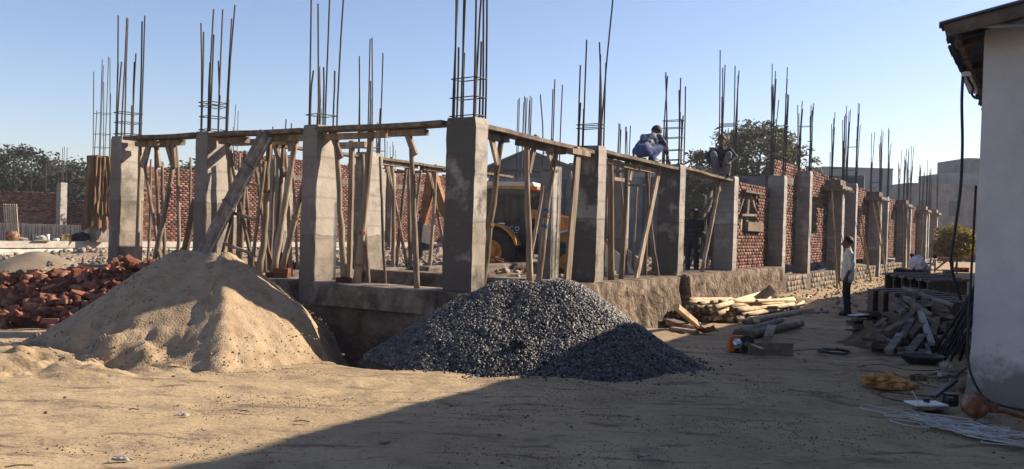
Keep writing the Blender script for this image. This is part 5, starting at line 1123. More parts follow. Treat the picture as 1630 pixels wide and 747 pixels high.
MB().hexa([DP(1.02,-.68,1.4),DP(1.04,-.68,1.4),DP(1.04,.68,1.4),DP(1.02,.68,1.4)], [DP(.88,-.68,2.42),DP(.9,-.68,2.42),DP(.9,.68,2.42),DP(.88,.68,2.42)]).build('windscreen', MT['glass'], t)
dbox(-.1, .4, -.28, .28, 1.35, 1.5, 'seat', 'black'); dbox(-.2, -.08, -.26, .26, 1.5, 2.1, 'seat_back', 'black')
MB().tube([DP(.75, 0, 1.3), DP(.62, 0, 1.72)], .03, 7).tube([DP(.62+.03*math.sin(a), .19*math.cos(a), 1.72+.19*math.sin(a)*.4) for a in np.linspace(0, 6.28, 17)], .016, 6).build('steering_wheel', MT['black'], t)
# lettering on the door, built as letter strokes: e c o
def stroke(pts, name='letter'): MB().tube([DP(x, .72*1.04+.006, z) for x, z in pts], .011, 5).build(name, MT['lettering'], t)
lx, lz, s_ = .50, 1.32, .055
arc = lambda cx, cz, a0, a1: [(cx+s_*math.cos(R(a)), cz+s_*math.sin(R(a))) for a in np.linspace(a0, a1, 14)]
stroke([(lx-.15-s_, lz), (lx-.15+s_, lz)]+arc(lx-.15, lz, 0, 310)); stroke(arc(lx, lz, 45, 315)); stroke(arc(lx+.15, lz, 0, 360))
MB().hexa([DP(lx-.18,.75,lz-.12),DP(lx+.18,.75,lz-.12),DP(lx+.18,.756,lz-.12),DP(lx-.18,.756,lz-.12)], [DP(lx-.18,.75,lz-.105),DP(lx+.18,.75,lz-.105),DP(lx+.18,.756,lz-.105),DP(lx-.18,.756,lz-.105)]).build('underline', MT['lettering'], t)
dbox(1.08, 2.75, -.45, .45, 1.0, 1.62, 'bonnet', 'orange', top=(1.08, 2.62)); dbox(2.76, 2.82, -.4, .4, 1.0, 1.5, 'grille', 'machine_black')
dbox(1.15, 1.6, .46, .75, .75, 1.2, 'tool_box', 'machine_black'); dbox(1.62, 1.72, .46, .5, 1.2, 1.42, 'badge', 'cream_paint')
for y in (-1, 1):
    MB().lathe(DP(2.78, .3*y, 1.35), [(.08,0),(.09,.05),(.06,.06)], 14, DF).build('headlight', MT['chrome'], t)
    for a, b in (((1.0, 1.75), (2.3, 1.5)), ((2.3, 1.5), (3.15, .75))): MB().bar(DP(a[0], .62*y, a[1]), DP(b[0], .62*y, b[1]), .1, .22, ZD).build('loader_arm', MT['orange'], t)
    MB().tube([DP(1.3, .62*y, 1.05), DP(2.2, .62*y, 1.35)], .05, 8).build('lift_ram', MT['chrome'], t)
MB().tube([DP(2.45, 0, 1.0), DP(2.55, 0, 2.2)], .03, 8).build('exhaust', MT['black'], t)
prof = [(3.15, .9), (3.2, .1), (3.5, -.02), (4.15, .02), (3.55, .12), (3.32, .25), (3.28, .82)]
MB().prism([DP(x, -1.1, z) for x, z in prof], DS*2.2).build('loader_bucket', MT['iron'], t)
for y in (-1.12, 1.08): MB().prism([DP(x, y, z) for x, z in [(3.12,.95),(3.2,.05),(3.5,-.03),(4.15,0),(3.75,.6),(3.3,.95)]], DS*.04).build('bucket_side', MT['cream_paint'], t)
for k in range(7): MB().bar(DP(4.1, -1+k*.333, .02), DP(4.3, -1+k*.333, .0), .07, .04).build('bucket_tooth', MT['iron'], t)
dbox(-1.25, -.85, -.75, .75, .45, 1.0, 'rear_frame', 'orange')
MB().prism([DP(x, -.14, z) for x, z in [(-1.2,.75),(-1.05,.95),(-1.75,2.0),(-2.1,2.95),(-2.3,2.95),(-2.0,1.9)]], DS*.28).build('boom', MT['orange_dirty'], t)
MB().prism([DP(x, -.12, z) for x, z in [(-2.05,3.0),(-2.3,3.1),(-2.55,1.4),(-2.35,1.35)]], DS*.24).build('dipper', MT['orange_dirty'], t)
MB().tube([DP(-1.35, 0, 1.5), DP(-2.05, 0, 2.35)], .06, 8).build('boom_ram', MT['chrome'], t, smooth=True)
MB().prism([DP(x, -.3, z) for x, z in [(-2.35,1.4),(-2.55,1.45),(-2.75,.9),(-2.3,.6),(-1.95,.75),(-2.35,.85)]], DS*.6).build('digging_bucket', MT['iron'], t)
for y in (-.95, .95): MB().bar(DP(-1.1, y, 1.5), DP(-1.1, y, .1), .12, .12, DF).build('stabiliser_leg', MT['orange_dirty'], t)

# ================================================================== PEOPLE
SKIN = mk('skin', [(.3,(.09,.045,.028)),(.7,(.14,.075,.048))], 4, .55, .1, 60)
HAIR = mk('hair', [(.3,g3(.008)),(.7,g3(.02))], 20, .6, .4, 90)
SHIRT_P = mk('pale_shirt', [(.3,(.42,.45,.4)),(.7,(.56,.6,.53))], 5, .9, .3, 18, dist=.03)
TROUSER = mk('dark_trousers', [(.3,(.018,.018,.022)),(.7,(.04,.038,.042))], 5, .9, .3, 18)
SHIRT_N = mk('patterned_shirt', [(.4,(.035,.04,.085)),(.5,(.07,.08,.13)),(.56,(.36,.36,.35)),(.7,(.42,.42,.4))], 11, .9, .2, 18)
JEANS = mk('jeans', [(.3,(.03,.05,.13)),(.7,(.07,.11,.24))], 5, .9, .2, 40)
JACKET = mk('dark_jacket', [(.3,(.015,.017,.024)),(.7,(.035,.038,.05))], 5, .85, .3, 18)
GREYP = mk('grey_trousers', [(.3,(.13,.13,.14)),(.7,(.22,.22,.23))], 5, .9, .3, 18)
SHOE = MT['black']
def capsule(mb, p, q, r0, r1, n=12):
    p, q = Vector(p), Vector(q); d = q-p; L = d.length
    if L < 1e-4: d = Vector((0, 0, 1e-3))
    d = d.normalized(); pts = []; rad = []
    for k in range(5): a = math.pi/2*(1-k/4); pts.append(p-d*r0*math.sin(a)); rad.append(max(r0*math.cos(a), .0008))
    for k in range(5): a = math.pi/2*k/4; pts.append(q+d*r1*math.sin(a)); rad.append(max(r1*math.cos(a), .0008))
    mb.tube(pts, rad, n)
def person(loc, yaw, J, mats, label, scale=1.0, sleeves='long', vox=.011, belly=0, loose=False):
    """J: joints in metres, x to the figure's right, y forward, z up. one remeshed surface, clothes by region; hair is a child"""
    Rz = Matrix.Rotation(yaw, 3, 'Z'); base = Vector(loc)
    X = lambda p: base+Rz @ (Vector(p)*scale)
    caps = []
    def c(a, b, r0, r1, m_): caps.append((X(J[a] if isinstance(a, str) else a), X(J[b] if isinstance(b, str) else b), r0*scale, r1*scale, m_))
    V = lambda k: Vector(J[k])
    top, leg = 1, 2; fore = 1 if sleeves == 'long' else 0
    up_t = (V('neck')-V('pelvis')).normalized(); side = (V('shr')-V('shl')).normalized()
    hipw = (V('hipr')-V('hipl')).normalized()
    # torso: three cross capsules for pelvis, waist, chest, then shoulders
    c(V('pelvis')-hipw*.07, V('pelvis')+hipw*.07, .115, .115, 2)
    w_ = V('pelvis').lerp(V('neck'), .38); ch = V('pelvis').lerp(V('neck'), .72)
    c(w_-side*.07, w_+side*.07, .12+belly, .12+belly, 1); c(ch-side*.085, ch+side*.085, .118, .118, 1); c(w_-up_t*.1-side*.07, w_-up_t*.1+side*.07, .118, .118, 1)
    c(V('shl')-side*-.03-up_t*.03, V('shr')-side*.03-up_t*.03, .075, .075, 1); c(ch, V('neck'), .1, .06, 1)
    if loose:
        for o_ in (-.1, -.04, .04): c(V('pelvis')-hipw*.08+up_t*o_, V('pelvis')+hipw*.08+up_t*o_, .138, .138, 1)
        c(w_-side*.08, w_+side*.08, .137, .137, 1)
    c('neck', V('neck').lerp(V('head'), .6), .05, .048, 0)
    for s in 'lr':
        c('sh'+s, 'el'+s, .064, .055, 1); c('el'+s, V('el'+s).lerp(V('wr'+s), .35), .045, .043, 1); c(V('el'+s).lerp(V('wr'+s), .3), 'wr'+s, .038, .027, fore)
        c('hip'+s, 'kn'+s, .1, .075, 2); c('kn'+s, 'an'+s, .075, .064, 2)
        f = V('toe'+s)-V('an'+s); c(V('an'+s)+Vector((0,0,-.03)), V('toe'+s), .042, .034, 3); c(V('an'+s)+Vector((0,0,-.035))-f.normalized()*.05, V('an'+s)+f*.5+Vector((0,0,-.03)), .038, .036, 3)
        # hand: palm, four fingers and a thumb
        hd = (V('wr'+s)-V('el'+s)).normalized(); ref = Vector((0,1,0)) if abs(hd.y) < .8 else Vector((0,0,1)); sd_ = hd.cross(ref).normalized(); wd = sd_.cross(hd)
        c('wr'+s, V('wr'+s)+hd*.07, .026, .03, 0); c(V('wr'+s)+hd*.05-wd*.02, V('wr'+s)+hd*.05+wd*.02, .022, .022, 0)
        for k, (o, L) in enumerate(((-.03,.065),(-.01,.08),(.011,.078),(.031,.06))):
            r0 = V('wr'+s)+hd*.085+wd*o; m1 = r0+hd*L*.55+sd_*.01; c(r0, m1, .0105, .0095, 0); c(m1, m1+hd*L*.45+sd_*.028, .0095, .0085, 0)
        th = V('wr'+s)+hd*.03-wd*.03; c(th, th+hd*.035-wd*.025, .012, .011, 0); c(th+hd*.035-wd*.025, th+hd*.075-wd*.025, .011, .009, 0)
    hv = V('head'); hu = (V('crown')-hv).normalized(); fc = V('face').normalized(); fc = (fc-hu*fc.dot(hu)).normalized(); er = hu.cross(fc)
    c(hv-hu*.03+fc*.0, hv+hu*.045-fc*.012, .078, .094, 0); c(hv-hu*.07+fc*.035, hv-hu*.02+fc*.03, .05, .066, 0); c(hv-hu*.095+fc*.055, hv-hu*.09+fc*.05, .028, .03, 0)
    c(hv+fc*.088+hu*.01, hv+fc*.107-hu*.028, .012, .017, 0)
    c(hv+fc*.083+hu*.022-er*.035, hv+fc*.083+hu*.022+er*.035, .014, .014, 0)
    c(hv+fc*.09-hu*.058-er*.018, hv+fc*.09-hu*.058+er*.018, .009, .009, 4)
    for q in (-1, 1): c(hv+er*q*.083-fc*.01-hu*.02, hv+er*q*.088-fc*.015+hu*.02, .014, .016, 0); c(hv+fc*.085+er*q*.032+hu*.004, hv+fc*.086+er*q*.034+hu*.004, .010, .010, 5)
    mb = MB()
    for a, b, r0, r1, m_ in caps: capsule(mb, a, b, r0, r1)
    me = bpy.data.meshes.new('tmp'); me.from_pydata(mb.v, [], mb.f); tmp = bpy.data.objects.new('tmp', me); C.objects.link(tmp)
    md = tmp.modifiers.new('r', 'REMESH'); md.mode = 'VOXEL'; md.voxel_size = vox*scale
    ms = tmp.modifiers.new('s', 'SMOOTH'); ms.factor = .5; ms.iterations = 3
    dg = bpy.context.evaluated_depsgraph_get(); me2 = bpy.data.meshes.new_from_object(tmp.evaluated_get(dg)); bpy.data.objects.remove(tmp); bpy.data.meshes.remove(me)
    n = len(me2.vertices); co = np.empty(n*3); me2.vertices.foreach_get('co', co); co = co.reshape(-1, 3)
    fi = [tuple(p.vertices) for p in me2.polygons]; cen = np.array([co[list(f)].mean(0) for f in fi])
    best = np.full(len(fi), 1e9); mi = np.zeros(len(fi), int)
    for a, b, r0, r1, m_ in caps:
        a, b = np.array(a), np.array(b); ab = b-a; L2 = max(ab @ ab, 1e-9); t_ = np.clip(((cen-a) @ ab)/L2, 0, 1); d = np.linalg.norm(cen-a-t_[:, None]*ab, axis=1)-(r0+(r1-r0)*t_)
        k = d < best; best[k] = d[k]; mi[k] = m_
    # folds in the clothes
    cl = np.isin(mi, (1, 2)); vm = np.zeros(n, bool); 
    for f, q in zip(fi, cl):
        if q: vm[list(f)] = True
    for i in np.nonzero(vm)[0]:
        p = Vector(co[i]-np.array(base)); co[i] += np.array(mnoise.noise_vector(Vector((p.x*9, p.y*9, p.z*16)))*.009)
    bpy.data.meshes.remove(me2)
    o = link('person', co, fi, [SKIN, mats[0], mats[1], SHOE, MT['red_mark'], MT['black']], None, base, True, mi.tolist()); tag(o, label, 'person')
    # hair
    bm = bmesh.new(); bmesh.ops.create_icosphere(bm, subdivisions=4, radius=1); vs = []
    H = X(hv+hu*.05-fc*.012); A = Rz @ er; B = Rz @ fc; U_ = Rz @ hu
    for v in bm.verts:
        p = v.co; k = 1+.07*mnoise.noise(p*7)+.05*mnoise.noise(p*17); low = p.z < -.25+.75*max(0, p.y)
        s_ = .86 if (p.z < -.5+.72*max(0, p.y)) else 1.0
        vs.append(H-B*.014*scale+(A*p.x*.104+B*p.y*(.1 if p.y > 0 else .108)+U_*p.z*.105)*k*s_*scale)
    bm.verts.index_update(); fs = [tuple(v.index for v in f.verts) for f in bm.faces]; bm.free()
    link('hair', vs, fs, HAIR, o, None, True)
    return o
STAND = dict(pelvis=(0,0,.93), neck=(0,-.01,1.44), head=(0,.03,1.575), crown=(0,.03,1.7), face=(0,1,-.05), shl=(-.185,-.01,1.39), shr=(.185,-.01,1.39),
             ell=(-.25,-.07,1.11), elr=(.24,-.08,1.10), wrl=(-.23,.03,.86), wrr=(.2,.05,.88), hipl=(-.095,0,.9), hipr=(.095,0,.9), knl=(-.1,.03,.5), knr=(.11,.0,.5), anl=(-.1,-.02,.085), anr=(.13,-.04,.085), toel=(-.12,.13,.04), toer=(.17,.11,.04))
p = on_z(1347, 501, 0)
person((p.x, p.y, ground_z(np.array(p.x), np.array(p.y))), R(72), STAND, (SHIRT_P, TROUSER), 'man in a pale shirt and dark trousers standing side-on in the yard', .985, 'short', belly=.012, loose=True)
# bending man crouched on the board
q = on_v(1032, 250, .2); zb = BZ+.0
BEND = dict(pelvis=(0,-.2,.22), neck=(0,.2,.55), head=(0,.32,.61), crown=(0,.43,.69), face=(0,.6,-.8), shl=(-.18,.15,.52), shr=(.18,.15,.52), ell=(-.24,.33,.3), elr=(.23,.33,.3), wrl=(-.15,.55,.16), wrr=(.14,.56,.14),
            hipl=(-.1,-.18,.2), hipr=(.1,-.18,.2), knl=(-.17,.2,.34), knr=(.17,.2,.32), anl=(-.13,-.04,.09), anr=(.13,-.04,.09), toel=(-.15,.13,.045), toer=(.15,.12,.045))
hdg = math.atan2(-(UD.x), UD.y)
pb = W(uv(on_v(1031, 247, .2))[0], .22, BZ-.04)
person(pb, hdg-R(8), BEND, (SHIRT_N, JEANS), 'man in a patterned shirt and jeans bending over bars on the top boards', 1.0, 'long')
SQ = dict(pelvis=(0,-.12,.26), neck=(0,.02,.72), head=(0,.07,.85), crown=(0,.09,.98), face=(0,.9,-.3), shl=(-.19,0,.66), shr=(.19,0,.66), ell=(-.32,.16,.48), elr=(.32,.16,.48), wrl=(-.2,.36,.34), wrr=(.22,.36,.3),
          hipl=(-.1,-.1,.25), hipr=(.1,-.1,.25), knl=(-.17,.24,.54), knr=(.17,.24,.54), anl=(-.15,.08,.09), anr=(.15,.08,.09), toel=(-.18,.24,.045), toer=(.18,.24,.045))
ps = W(uv(on_v(1149, 268, .2))[0], .22, BZ-.035)
person(ps, R(180)-R(14), SQ, (JACKET, GREYP), 'man in a dark jacket squatting on the board beside the pale column', 1.0)
W1 = dict(STAND); W1.update(wrl=(-.2,.2,1.05), knl=(-.1,.08,.5), anl=(-.1,.05,.09), toel=(-.1,.2,.04))
pw = at(1102, 433, 22.5); pw = W(*uv(pw)[:2], .55)
person(pw, R(160), W1, (JACKET, TROUSER), 'man in dark clothes half hidden behind a column', 1.0, vox=.014)
pj = at(669, 402, 29.5); pj.z = .45
person(pj, R(-60), STAND, (SHIRT_P, TROUSER), 'distant man in a pale shirt standing behind the digger boom', 1.0, vox=.014)

# ================================================================== TREES
def tree(name, base, H, blobs, nclump, per, leaf, label, cat='tree', mat_='leaf_dark', seed=1, trunk_r=.22, limbs=9, group=None, cs=.55):
    g_ = np.random.default_rng(seed); base = Vector(base); t = thing(name, base, label, cat, group)
    cr = np.array([b[:3] for b in blobs]); rad = np.array([b[3:] for b in blobs]); wts = rad.prod(1); wts = wts/wts.sum()
    mb = MB(); top = base+Vector((g_.uniform(-.3, .3), g_.uniform(-.3, .3), H*.55)); fork = base+(top-base)*.45
    mb.tube([base-ZD*.2, base+(fork-base)*.5+Vector((.06, .03, 0)), fork, top], [trunk_r*1.25, trunk_r, trunk_r*.8, trunk_r*.35], 9)
    for k in range(limbs):
        i = g_.choice(len(blobs), p=wts); e = base+Vector(cr[i]+rad[i]*g_.uniform(-.6, .6, 3)); s_ = base.lerp(top, g_.uniform(.4, .95)); m_ = s_.lerp(e, .5)+Vector((0, 0, .25))
        mb.tube([s_, m_, e], [trunk_r*.4, trunk_r*.25, trunk_r*.06], 6)
        for q in range(3): f = m_.lerp(e, g_.uniform(.2, .9)); mb.tube([f, f+Vector(g_.normal(0, .45, 3))+ZD*.2], [trunk_r*.12, .012], 5)
    mb.build('trunk', MT['bark'], t, smooth=True)
    idx = g_.choice(len(blobs), nclump, p=wts); d = g_.normal(size=(nclump, 3)); d /= np.linalg.norm(d, axis=1)[:, None]; rr_ = g_.uniform(.3, 1, nclump)**.42
    cc = cr[idx]+d*rad[idx]*rr_[:, None]
    sz = g_.uniform(.55, 1.25, nclump)*cs
    n = nclump*per; off = g_.normal(size=(n, 3))*np.repeat(sz, per)[:, None]*np.array([.55, .55, .36])
    P = np.repeat(cc, per, 0)+off
    a = g_.normal(size=(n, 3)); a[:, 2] *= .55; a /= np.linalg.norm(a, axis=1)[:, None]; b = np.cross(a, g_.normal(size=(n, 3))); b /= np.linalg.norm(b, axis=1)[:, None]
    L = g_.uniform(.6, 1.25, n)[:, None]*leaf; a = a*L; b = b*L*.42
    v = np.stack([P-a, P+b, P+a, P-b], 1).reshape(-1, 3)+np.array(base)
    link('crown', v, np.arange(4*n).reshape(-1, 4), MT[mat_], t); return t
p = at(1198, 330, 46); p.z = 0
tree('broadleaf_tree', p, 8, [(.1,0,5.7,2.4,2.4,1.6),(-2.2,.2,4.9,1.5,1.8,1.2),(1.9,-.2,4.9,1.4,1.8,1.2),(.3,0,7.0,1.3,1.5,.7),(-1.2,0,6.4,1.0,1.2,.6),(-3.3,0,3.9,1.0,1.4,.9),(3.0,0,3.9,.8,1.2,.7),(0,0,3.8,2.8,2.2,1.2),(1.6,0,6.2,.9,1,.6)], 470, 34, .135, 'broad leafy tree rising behind the squatting man', mat_='leaf_olive', seed=4, limbs=22, cs=.42)
p = at(1120, 330, 42); p.z = 0
tree('broadleaf_tree', p, 5.5, [(0,0,3.4,1.5,1.4,1.4),(-1.1,0,4.1,.9,1,.8),(1.2,0,2.4,1.2,1.2,1.2),(-.4,0,2.2,1.4,1.2,1)], 190, 36, .12, 'lower dark tree left of the broad tree, behind the bending man', mat_='leaf_dark', seed=5, limbs=12, trunk_r=.15, cs=.4)
for k, (px, D, H, rx, lb) in enumerate([(-20, 64, 5.6, 3.0, 'dark tree at the far left edge behind the low brick wall'), (35, 62, 6.2, 2.6, 'dark tree second from the left edge behind the low brick wall'), (92, 66, 5.4, 2.2, 'dark tree behind the small concrete post at the left'), (128, 60, 5.2, 1.9, 'dark tree just left of the cloth-wrapped column'), (175, 70, 4.8, 2.4, 'dark tree mostly hidden by the leftmost column')]):
    p = at(px, 340, D); p.z = 0
    tree('dark_tree', p, H, [(0,0,H*.7,rx,rx,H*.3),(-rx*.6,0,H*.5,rx*.8,rx*.8,H*.28),(rx*.6,0,H*.55,rx*.7,rx*.7,H*.25),(0,-.5,H*.35,rx,rx,H*.3)], 230, 44, .17, lb, seed=20+k, limbs=8, group='dark trees behind the left compound wall', trunk_r=.18, cs=.7)
p = at(296, 300, 45); p.z = 0
tree('dark_tree', p, 4.4, [(0,0,3.6,1.0,1,.9),(.7,0,3.2,.8,.8,.8)], 45, 60, .12, 'small dark treetop showing above the lower brick wall', mat_='leaf_dark', seed=31, limbs=6, trunk_r=.1)
p = at(1521, 408, 50); p.z = 0
tree('yellow_bush', p, 2.6, [(0,0,1.5,1.0,1.0,.9),(-.3,0,2.1,.6,.6,.45),(.5,0,1.9,.6,.6,.5),(-.6,0,1.0,.6,.7,.6)], 90, 50, .11, 'yellow leaved bush at the far end of the alley', 'bush', 'leaf_yellow', 41, .06, 12, cs=.35)

# ================================================================== FAR BUILDINGS
def fbuild(px0, px1, ytop, D, depth, label, m_, extra=None, windows=()):
    a = at(px0, 373, D); b = at(px1, 373, D); zt = at((px0+px1)/2, ytop, D).z; a.z = b.z = 0; d = (b-a).normalized(); nrm = Vector((-d.y, d.x, 0))
    t = thing('far_building', a.lerp(b, .5), label, 'building'); q = [a, b, b+nrm*depth, a+nrm*depth]
    MB().hexa(q, [p+ZD*zt for p in q]).build('wall', MT[m_], t)
    MB().hexa([p+ZD*(zt+.002)+(-nrm*.12 if i < 2 else nrm*.12) for i, p in enumerate(q)], [p+ZD*(zt+.22)+(-nrm*.12 if i < 2 else nrm*.12) for i, p in enumerate(q)]).build('parapet', MT[m_], t)
    L = (b-a).length
    for (f0, f1, z0, z1) in windows:
        c = a.lerp(b, (f0+f1)/2)-nrm*.03+ZD*(z0+z1)/2; w = MB().obox(c, d*L*(f1-f0)/2, nrm*.05, ZD*(z1-z0)/2).build('window', MT['plaster_blue'], t)
    return t, a, b, d, nrm, zt
fbuild(1306, 1418, 270, 95, 12, 'long grey flat-roofed building behind the wing bars', 'far_grey', windows=[(.1,.2,4.5,6),(.35,.45,4.5,6),(.6,.7,4.5,6)])
t, a, b, d, nrm, zt = fbuild(1418, 1500, 305, 110, 20, 'pale lower building to the right of the long grey one', 'far_cream', windows=[(.1,.22,3.5,5.2),(.35,.47,3.5,5.2),(.6,.72,3.5,5.2)])
t, a, b, d, nrm, zt = fbuild(1444, 1590, 297, 82, 14, 'dark grey building closing the end of the alley', 'plaster_grey', windows=[(.12,.25,1.2,2.8),(.45,.56,1.2,2.8),(.12,.25,4.0,5.4),(.45,.56,4.0,5.4)])
for (x0, x1, yt, nm, mm) in ((1505, 1600, 275, 'roof_storey', 'far_grey'), (1536, 1600, 250, 'stair_block', 'plaster_grey')):
    A_ = at(x0, 373, 84+(x0-1505)*.03); B_ = at(x1, 373, 84+(x0-1505)*.03); z_ = at(x0, yt, 84).z; A_.z = B_.z = zt+.24; MB().hexa([A_, B_, B_+nrm*6, A_+nrm*6], [Vector((q.x, q.y, z_)) for q in (A_, B_, B_+nrm*6, A_+nrm*6)]).build(nm, MT[mm], t)
# dark gabled shed behind the digger
a = at(778, 300, 58); b = at(918, 300, 58); a.z = b.z = 0; d = (b-a).normalized(); nrm = Vector((-d.y, d.x, 0)); za = at(780, 268, 58).z; zr = at(838, 241, 58).z; rdg = a.lerp(b, .42)
t = thing('gabled_shed', a.lerp(b, .5), 'dark gabled shed rising behind the digger', 'shed')
MB().prism([a, b, b+ZD*za, rdg+ZD*zr, a+ZD*za], nrm*10).build('wall', MT['plaster_blue'], t)
for s0, s1 in ((a+ZD*za-d*.4-ZD*.1, rdg+ZD*zr), (rdg+ZD*zr, b+ZD*za+d*.4-ZD*.1)): MB().hexa([s0-nrm*.3+ZD*.01, s1-nrm*.3+ZD*.01, s1+nrm*10.3+ZD*.01, s0+nrm*10.3+ZD*.01], [s0-nrm*.3+ZD*.15, s1-nrm*.3+ZD*.15, s1+nrm*10.3+ZD*.15, s0+nrm*10.3+ZD*.15]).build('roof_slope', MT['sheet'], t)
a = at(905, 300, 66); b = at(1075, 300, 66); a.z = b.z = 0; zt = at(990, 262, 66).z
t = thing('far_building', a.lerp(b, .5), 'low grey building far behind the right columns', 'building'); d = (b-a).normalized(); nrm = Vector((-d.y, d.x, 0))
MB().hexa([a, b, b+nrm*8, a+nrm*8], [a+ZD*zt, b+ZD*zt, b+nrm*8+ZD*zt, a+nrm*8+ZD*zt]).build('wall', MT['plaster_grey'], t)
for k in range(4): MB().obox(a.lerp(b, .15+.22*k)-nrm*.03+ZD*2.6, d*.5, nrm*.05, ZD*.7).build('window', MT['plaster_blue'], t)
# compound wall running round the end of the alley
a = at(1440, 380, 72); b = at(1620, 380, 72); a.z = b.z = 0
brick_wall('compound_wall', a, (b-a).normalized(), Vector((-(b-a).normalized().y, (b-a).normalized().x, 0)), (b-a).length, 0, 1.9, 'low brick compound wall behind the yellow bush', seed=51, group='compound walls')

# ================================================================== THE FAR LEFT
# column wrapped in brown cloth
uc = uv(on_v(152, 383, VW))[0]
column(uc-.3, .5, VW-.5, .42, PZ-.02, 3.6, 'concrete column hidden under brown cloth at the far left', MT['col_side_shade'], [3.3,3.5,2.9,3.4,3.1,2.6,1.6,2.2], (.35,.8,1.5), lean=.02)
t = thing('cloth_wrap', W(uc-.05, VW-.3, PZ), 'ragged brown cloth wrapped around the far left column', 'cloth')
def drape(a0, a1, zt, zb, r0, mat_, name, seed):
    n, m = 70, 26; vs = []; fs = []
    for i in range(n+1):
        a = a0+(a1-a0)*i/n
        for j in range(m+1):
            f = j/m; z = zt+(zb-zt)*f+ f*f*.55*mnoise.noise(Vector((i*.2, seed, 0))); sq = 1/max(abs(math.cos(a)), abs(math.sin(a)))**.75
            r_ = r0*sq*(1+.1*f)+.13*mnoise.noise(Vector((i*.16, f*1.6, seed)))+.05*math.sin(i*.8+seed+f*2.2+1.5*mnoise.noise(Vector((f*3, i*.05, seed))))*(.3+.9*f)+.06*mnoise.noise(Vector((i*.5, f*6, seed+4)))
            vs.append(W(uc-.05+math.cos(a)*r_*1.05, VW-.29+math.sin(a)*r_*.95, z))
    for i in range(n):
        for j in range(m): k = i*(m+1)+j; fs.append((k, k+1, k+m+2, k+m+1))
    return link(name, vs, fs, MT[mat_], t, None, True)
drape(math.pi*.55, math.pi*1.98, 3.66, 1.25, .36, 'cloth_brown', 'outer_cloth', 1.0); drape(math.pi*1.15, math.pi*1.75, 3.62, 1.75, .41, 'cloth_brown', 'front_fold', 5.0)
# compound wall and post behind
a = at(-30, 340, 44); b = at(103, 340, 44); a.z = b.z = 0; d = (b-a).normalized(); nrm = Vector((-d.y, d.x, 0))
brick_wall('compound_wall', a, d, nrm, (b-a).length-.15, .3, at(50, 304, 44).z, 'red brick compound wall at the far left', seed=61, group='compound walls')
a2 = at(103, 340, 45); a2.z = 0
brick_wall('compound_wall', a2, d, nrm, 4.2, .3, at(118, 317, 45).z, 'lower stretch of brick compound wall just left of the cloth', seed=62, group='compound walls')
pc = at(98, 340, 43.4); up_ = uv(pc)
column(up_[0]-.2, .35, up_[1]-.2, .35, .3, at(98, 291, 43.4).z, 'small pale concrete post in front of the far left brick wall', MT['col_smooth'], [1.7,1.8,1.5,1.75,1.3,1.0], (.2,.5,.8), lean=.02)
t = thing('low_wall', at(90, 378, 37), 'pale low wall with a row of thin bars at the far left', 'wall')
a = at(-40, 370, 37); b = at(150, 370, 37); z1_ = at(60, 357, 37).z; a.z = b.z = 0
MB().hexa([a, b, b+nrm*.3, a+nrm*.3], [a+ZD*z1_, b+ZD*z1_, b+nrm*.3+ZD*z1_, a+nrm*.3+ZD*z1_]).build('masonry', MT['pale_stone'], t)
rr = random.Random(8)
for k in range(46):
    q = a.lerp(b, (k+rr.random())/46)-nrm*.08; MB().tube([q+ZD*.4, q+ZD*(z1_+rr.uniform(-.1, .35))+d*rr.uniform(-.05, .05)], .011, 4).build('thin_bar', MT['rebar'], t)
t = thing('bar_mesh_panel', at(18, 378, 31), 'pale bamboo lath panel leaning at the far left', 'panel')
for k in range(7): MB().bar(at(10+k*3.2, 377, 31), at(5.5+k*3.4, 325, 31.4), .035, .02, Vector((0, 1, 0))).build('lath', MT['wood_pale'], t)
for y in (331, 360): MB().bar(at(6, y, 31), at(29, y, 31), .03, .02, Vector((0, 1, 0))).build('cross_lath', MT['wood_pale'], t)
t = thing('pipe_frame', at(61, 304, 44.2), 'thin pipe frame standing on the far left brick wall', 'frame')
for x in (50.5, 73.5): MB().tube([at(x-1, 305, 44.2), at(x, 260, 44.2)], .03, 6).build('upright', MT['rebar'], t)
for y in (268, 284, 302): MB().tube([at(50, y, 44.2), at(74, y+1, 44.2)], .02, 6).build('crossbar', MT['rebar'], t)
def onw(px): 
    q = on_v(px, 384, VW-.0); return W(uv(q)[0], VW+.1, PZ-.004)
c = onw(22); tag(MB().lathe(c+ZD*.0, [(.12,0),(.2,.06),(.23,.15),(.2,.24),(.13,.28),(.12,.3),(.1,.28)], 20).build('clay_pot', MT['terracotta'], smooth=True), 'round brown clay pot on the far left plinth', 'pot')
c = onw(107); tag(MB().lathe(c, [(.19,0),(.2,.02),(.2,.2),(.22,.215),(.22,.225),(.19,.21),(.185,.04)], 24).build('brass_pot', MT['brass'], smooth=True), 'straight sided brass cooking pot on the far left plinth', 'pot')
for k, (px, sx, sz, m_, lb) in enumerate([(40,.13,.06,'paper','small white bundle right of the clay pot'), (68,.17,.1,'paper','pale cloth heap midway along the far left plinth'), (130,.32,.16,'black','dark bundle of clothes left of the cloth-wrapped column'), (93,.1,.05,'white_plastic','small white bag left of the brass pot')]):
    c = onw(px); crumple((c.x, c.y, c.z), sx, sx*.8, sz, m_, 'cloth_bundle', lb, 'bundle', 30+k, n=2)
for k, px in enumerate((54, 58)): c = onw(px); tag(MB().lathe(c, [(.05,0),(.05,.16),(.02,.2),(.02,.24)], 10).build('bottle', MT['plaster_blue'], smooth=True), ['left', 'right'][k]+' one of two small blue-grey bottles on the far left plinth', 'bottle', 'bottles on the far left plinth')
c = onw(79); tag(MB().lathe(c, [(.05,0),(.055,.22),(.05,.22),(.045,.02)], 12).build('white_jar', MT['white_plastic'], smooth=True), 'tall white jar midway along the far left plinth', 'jar')
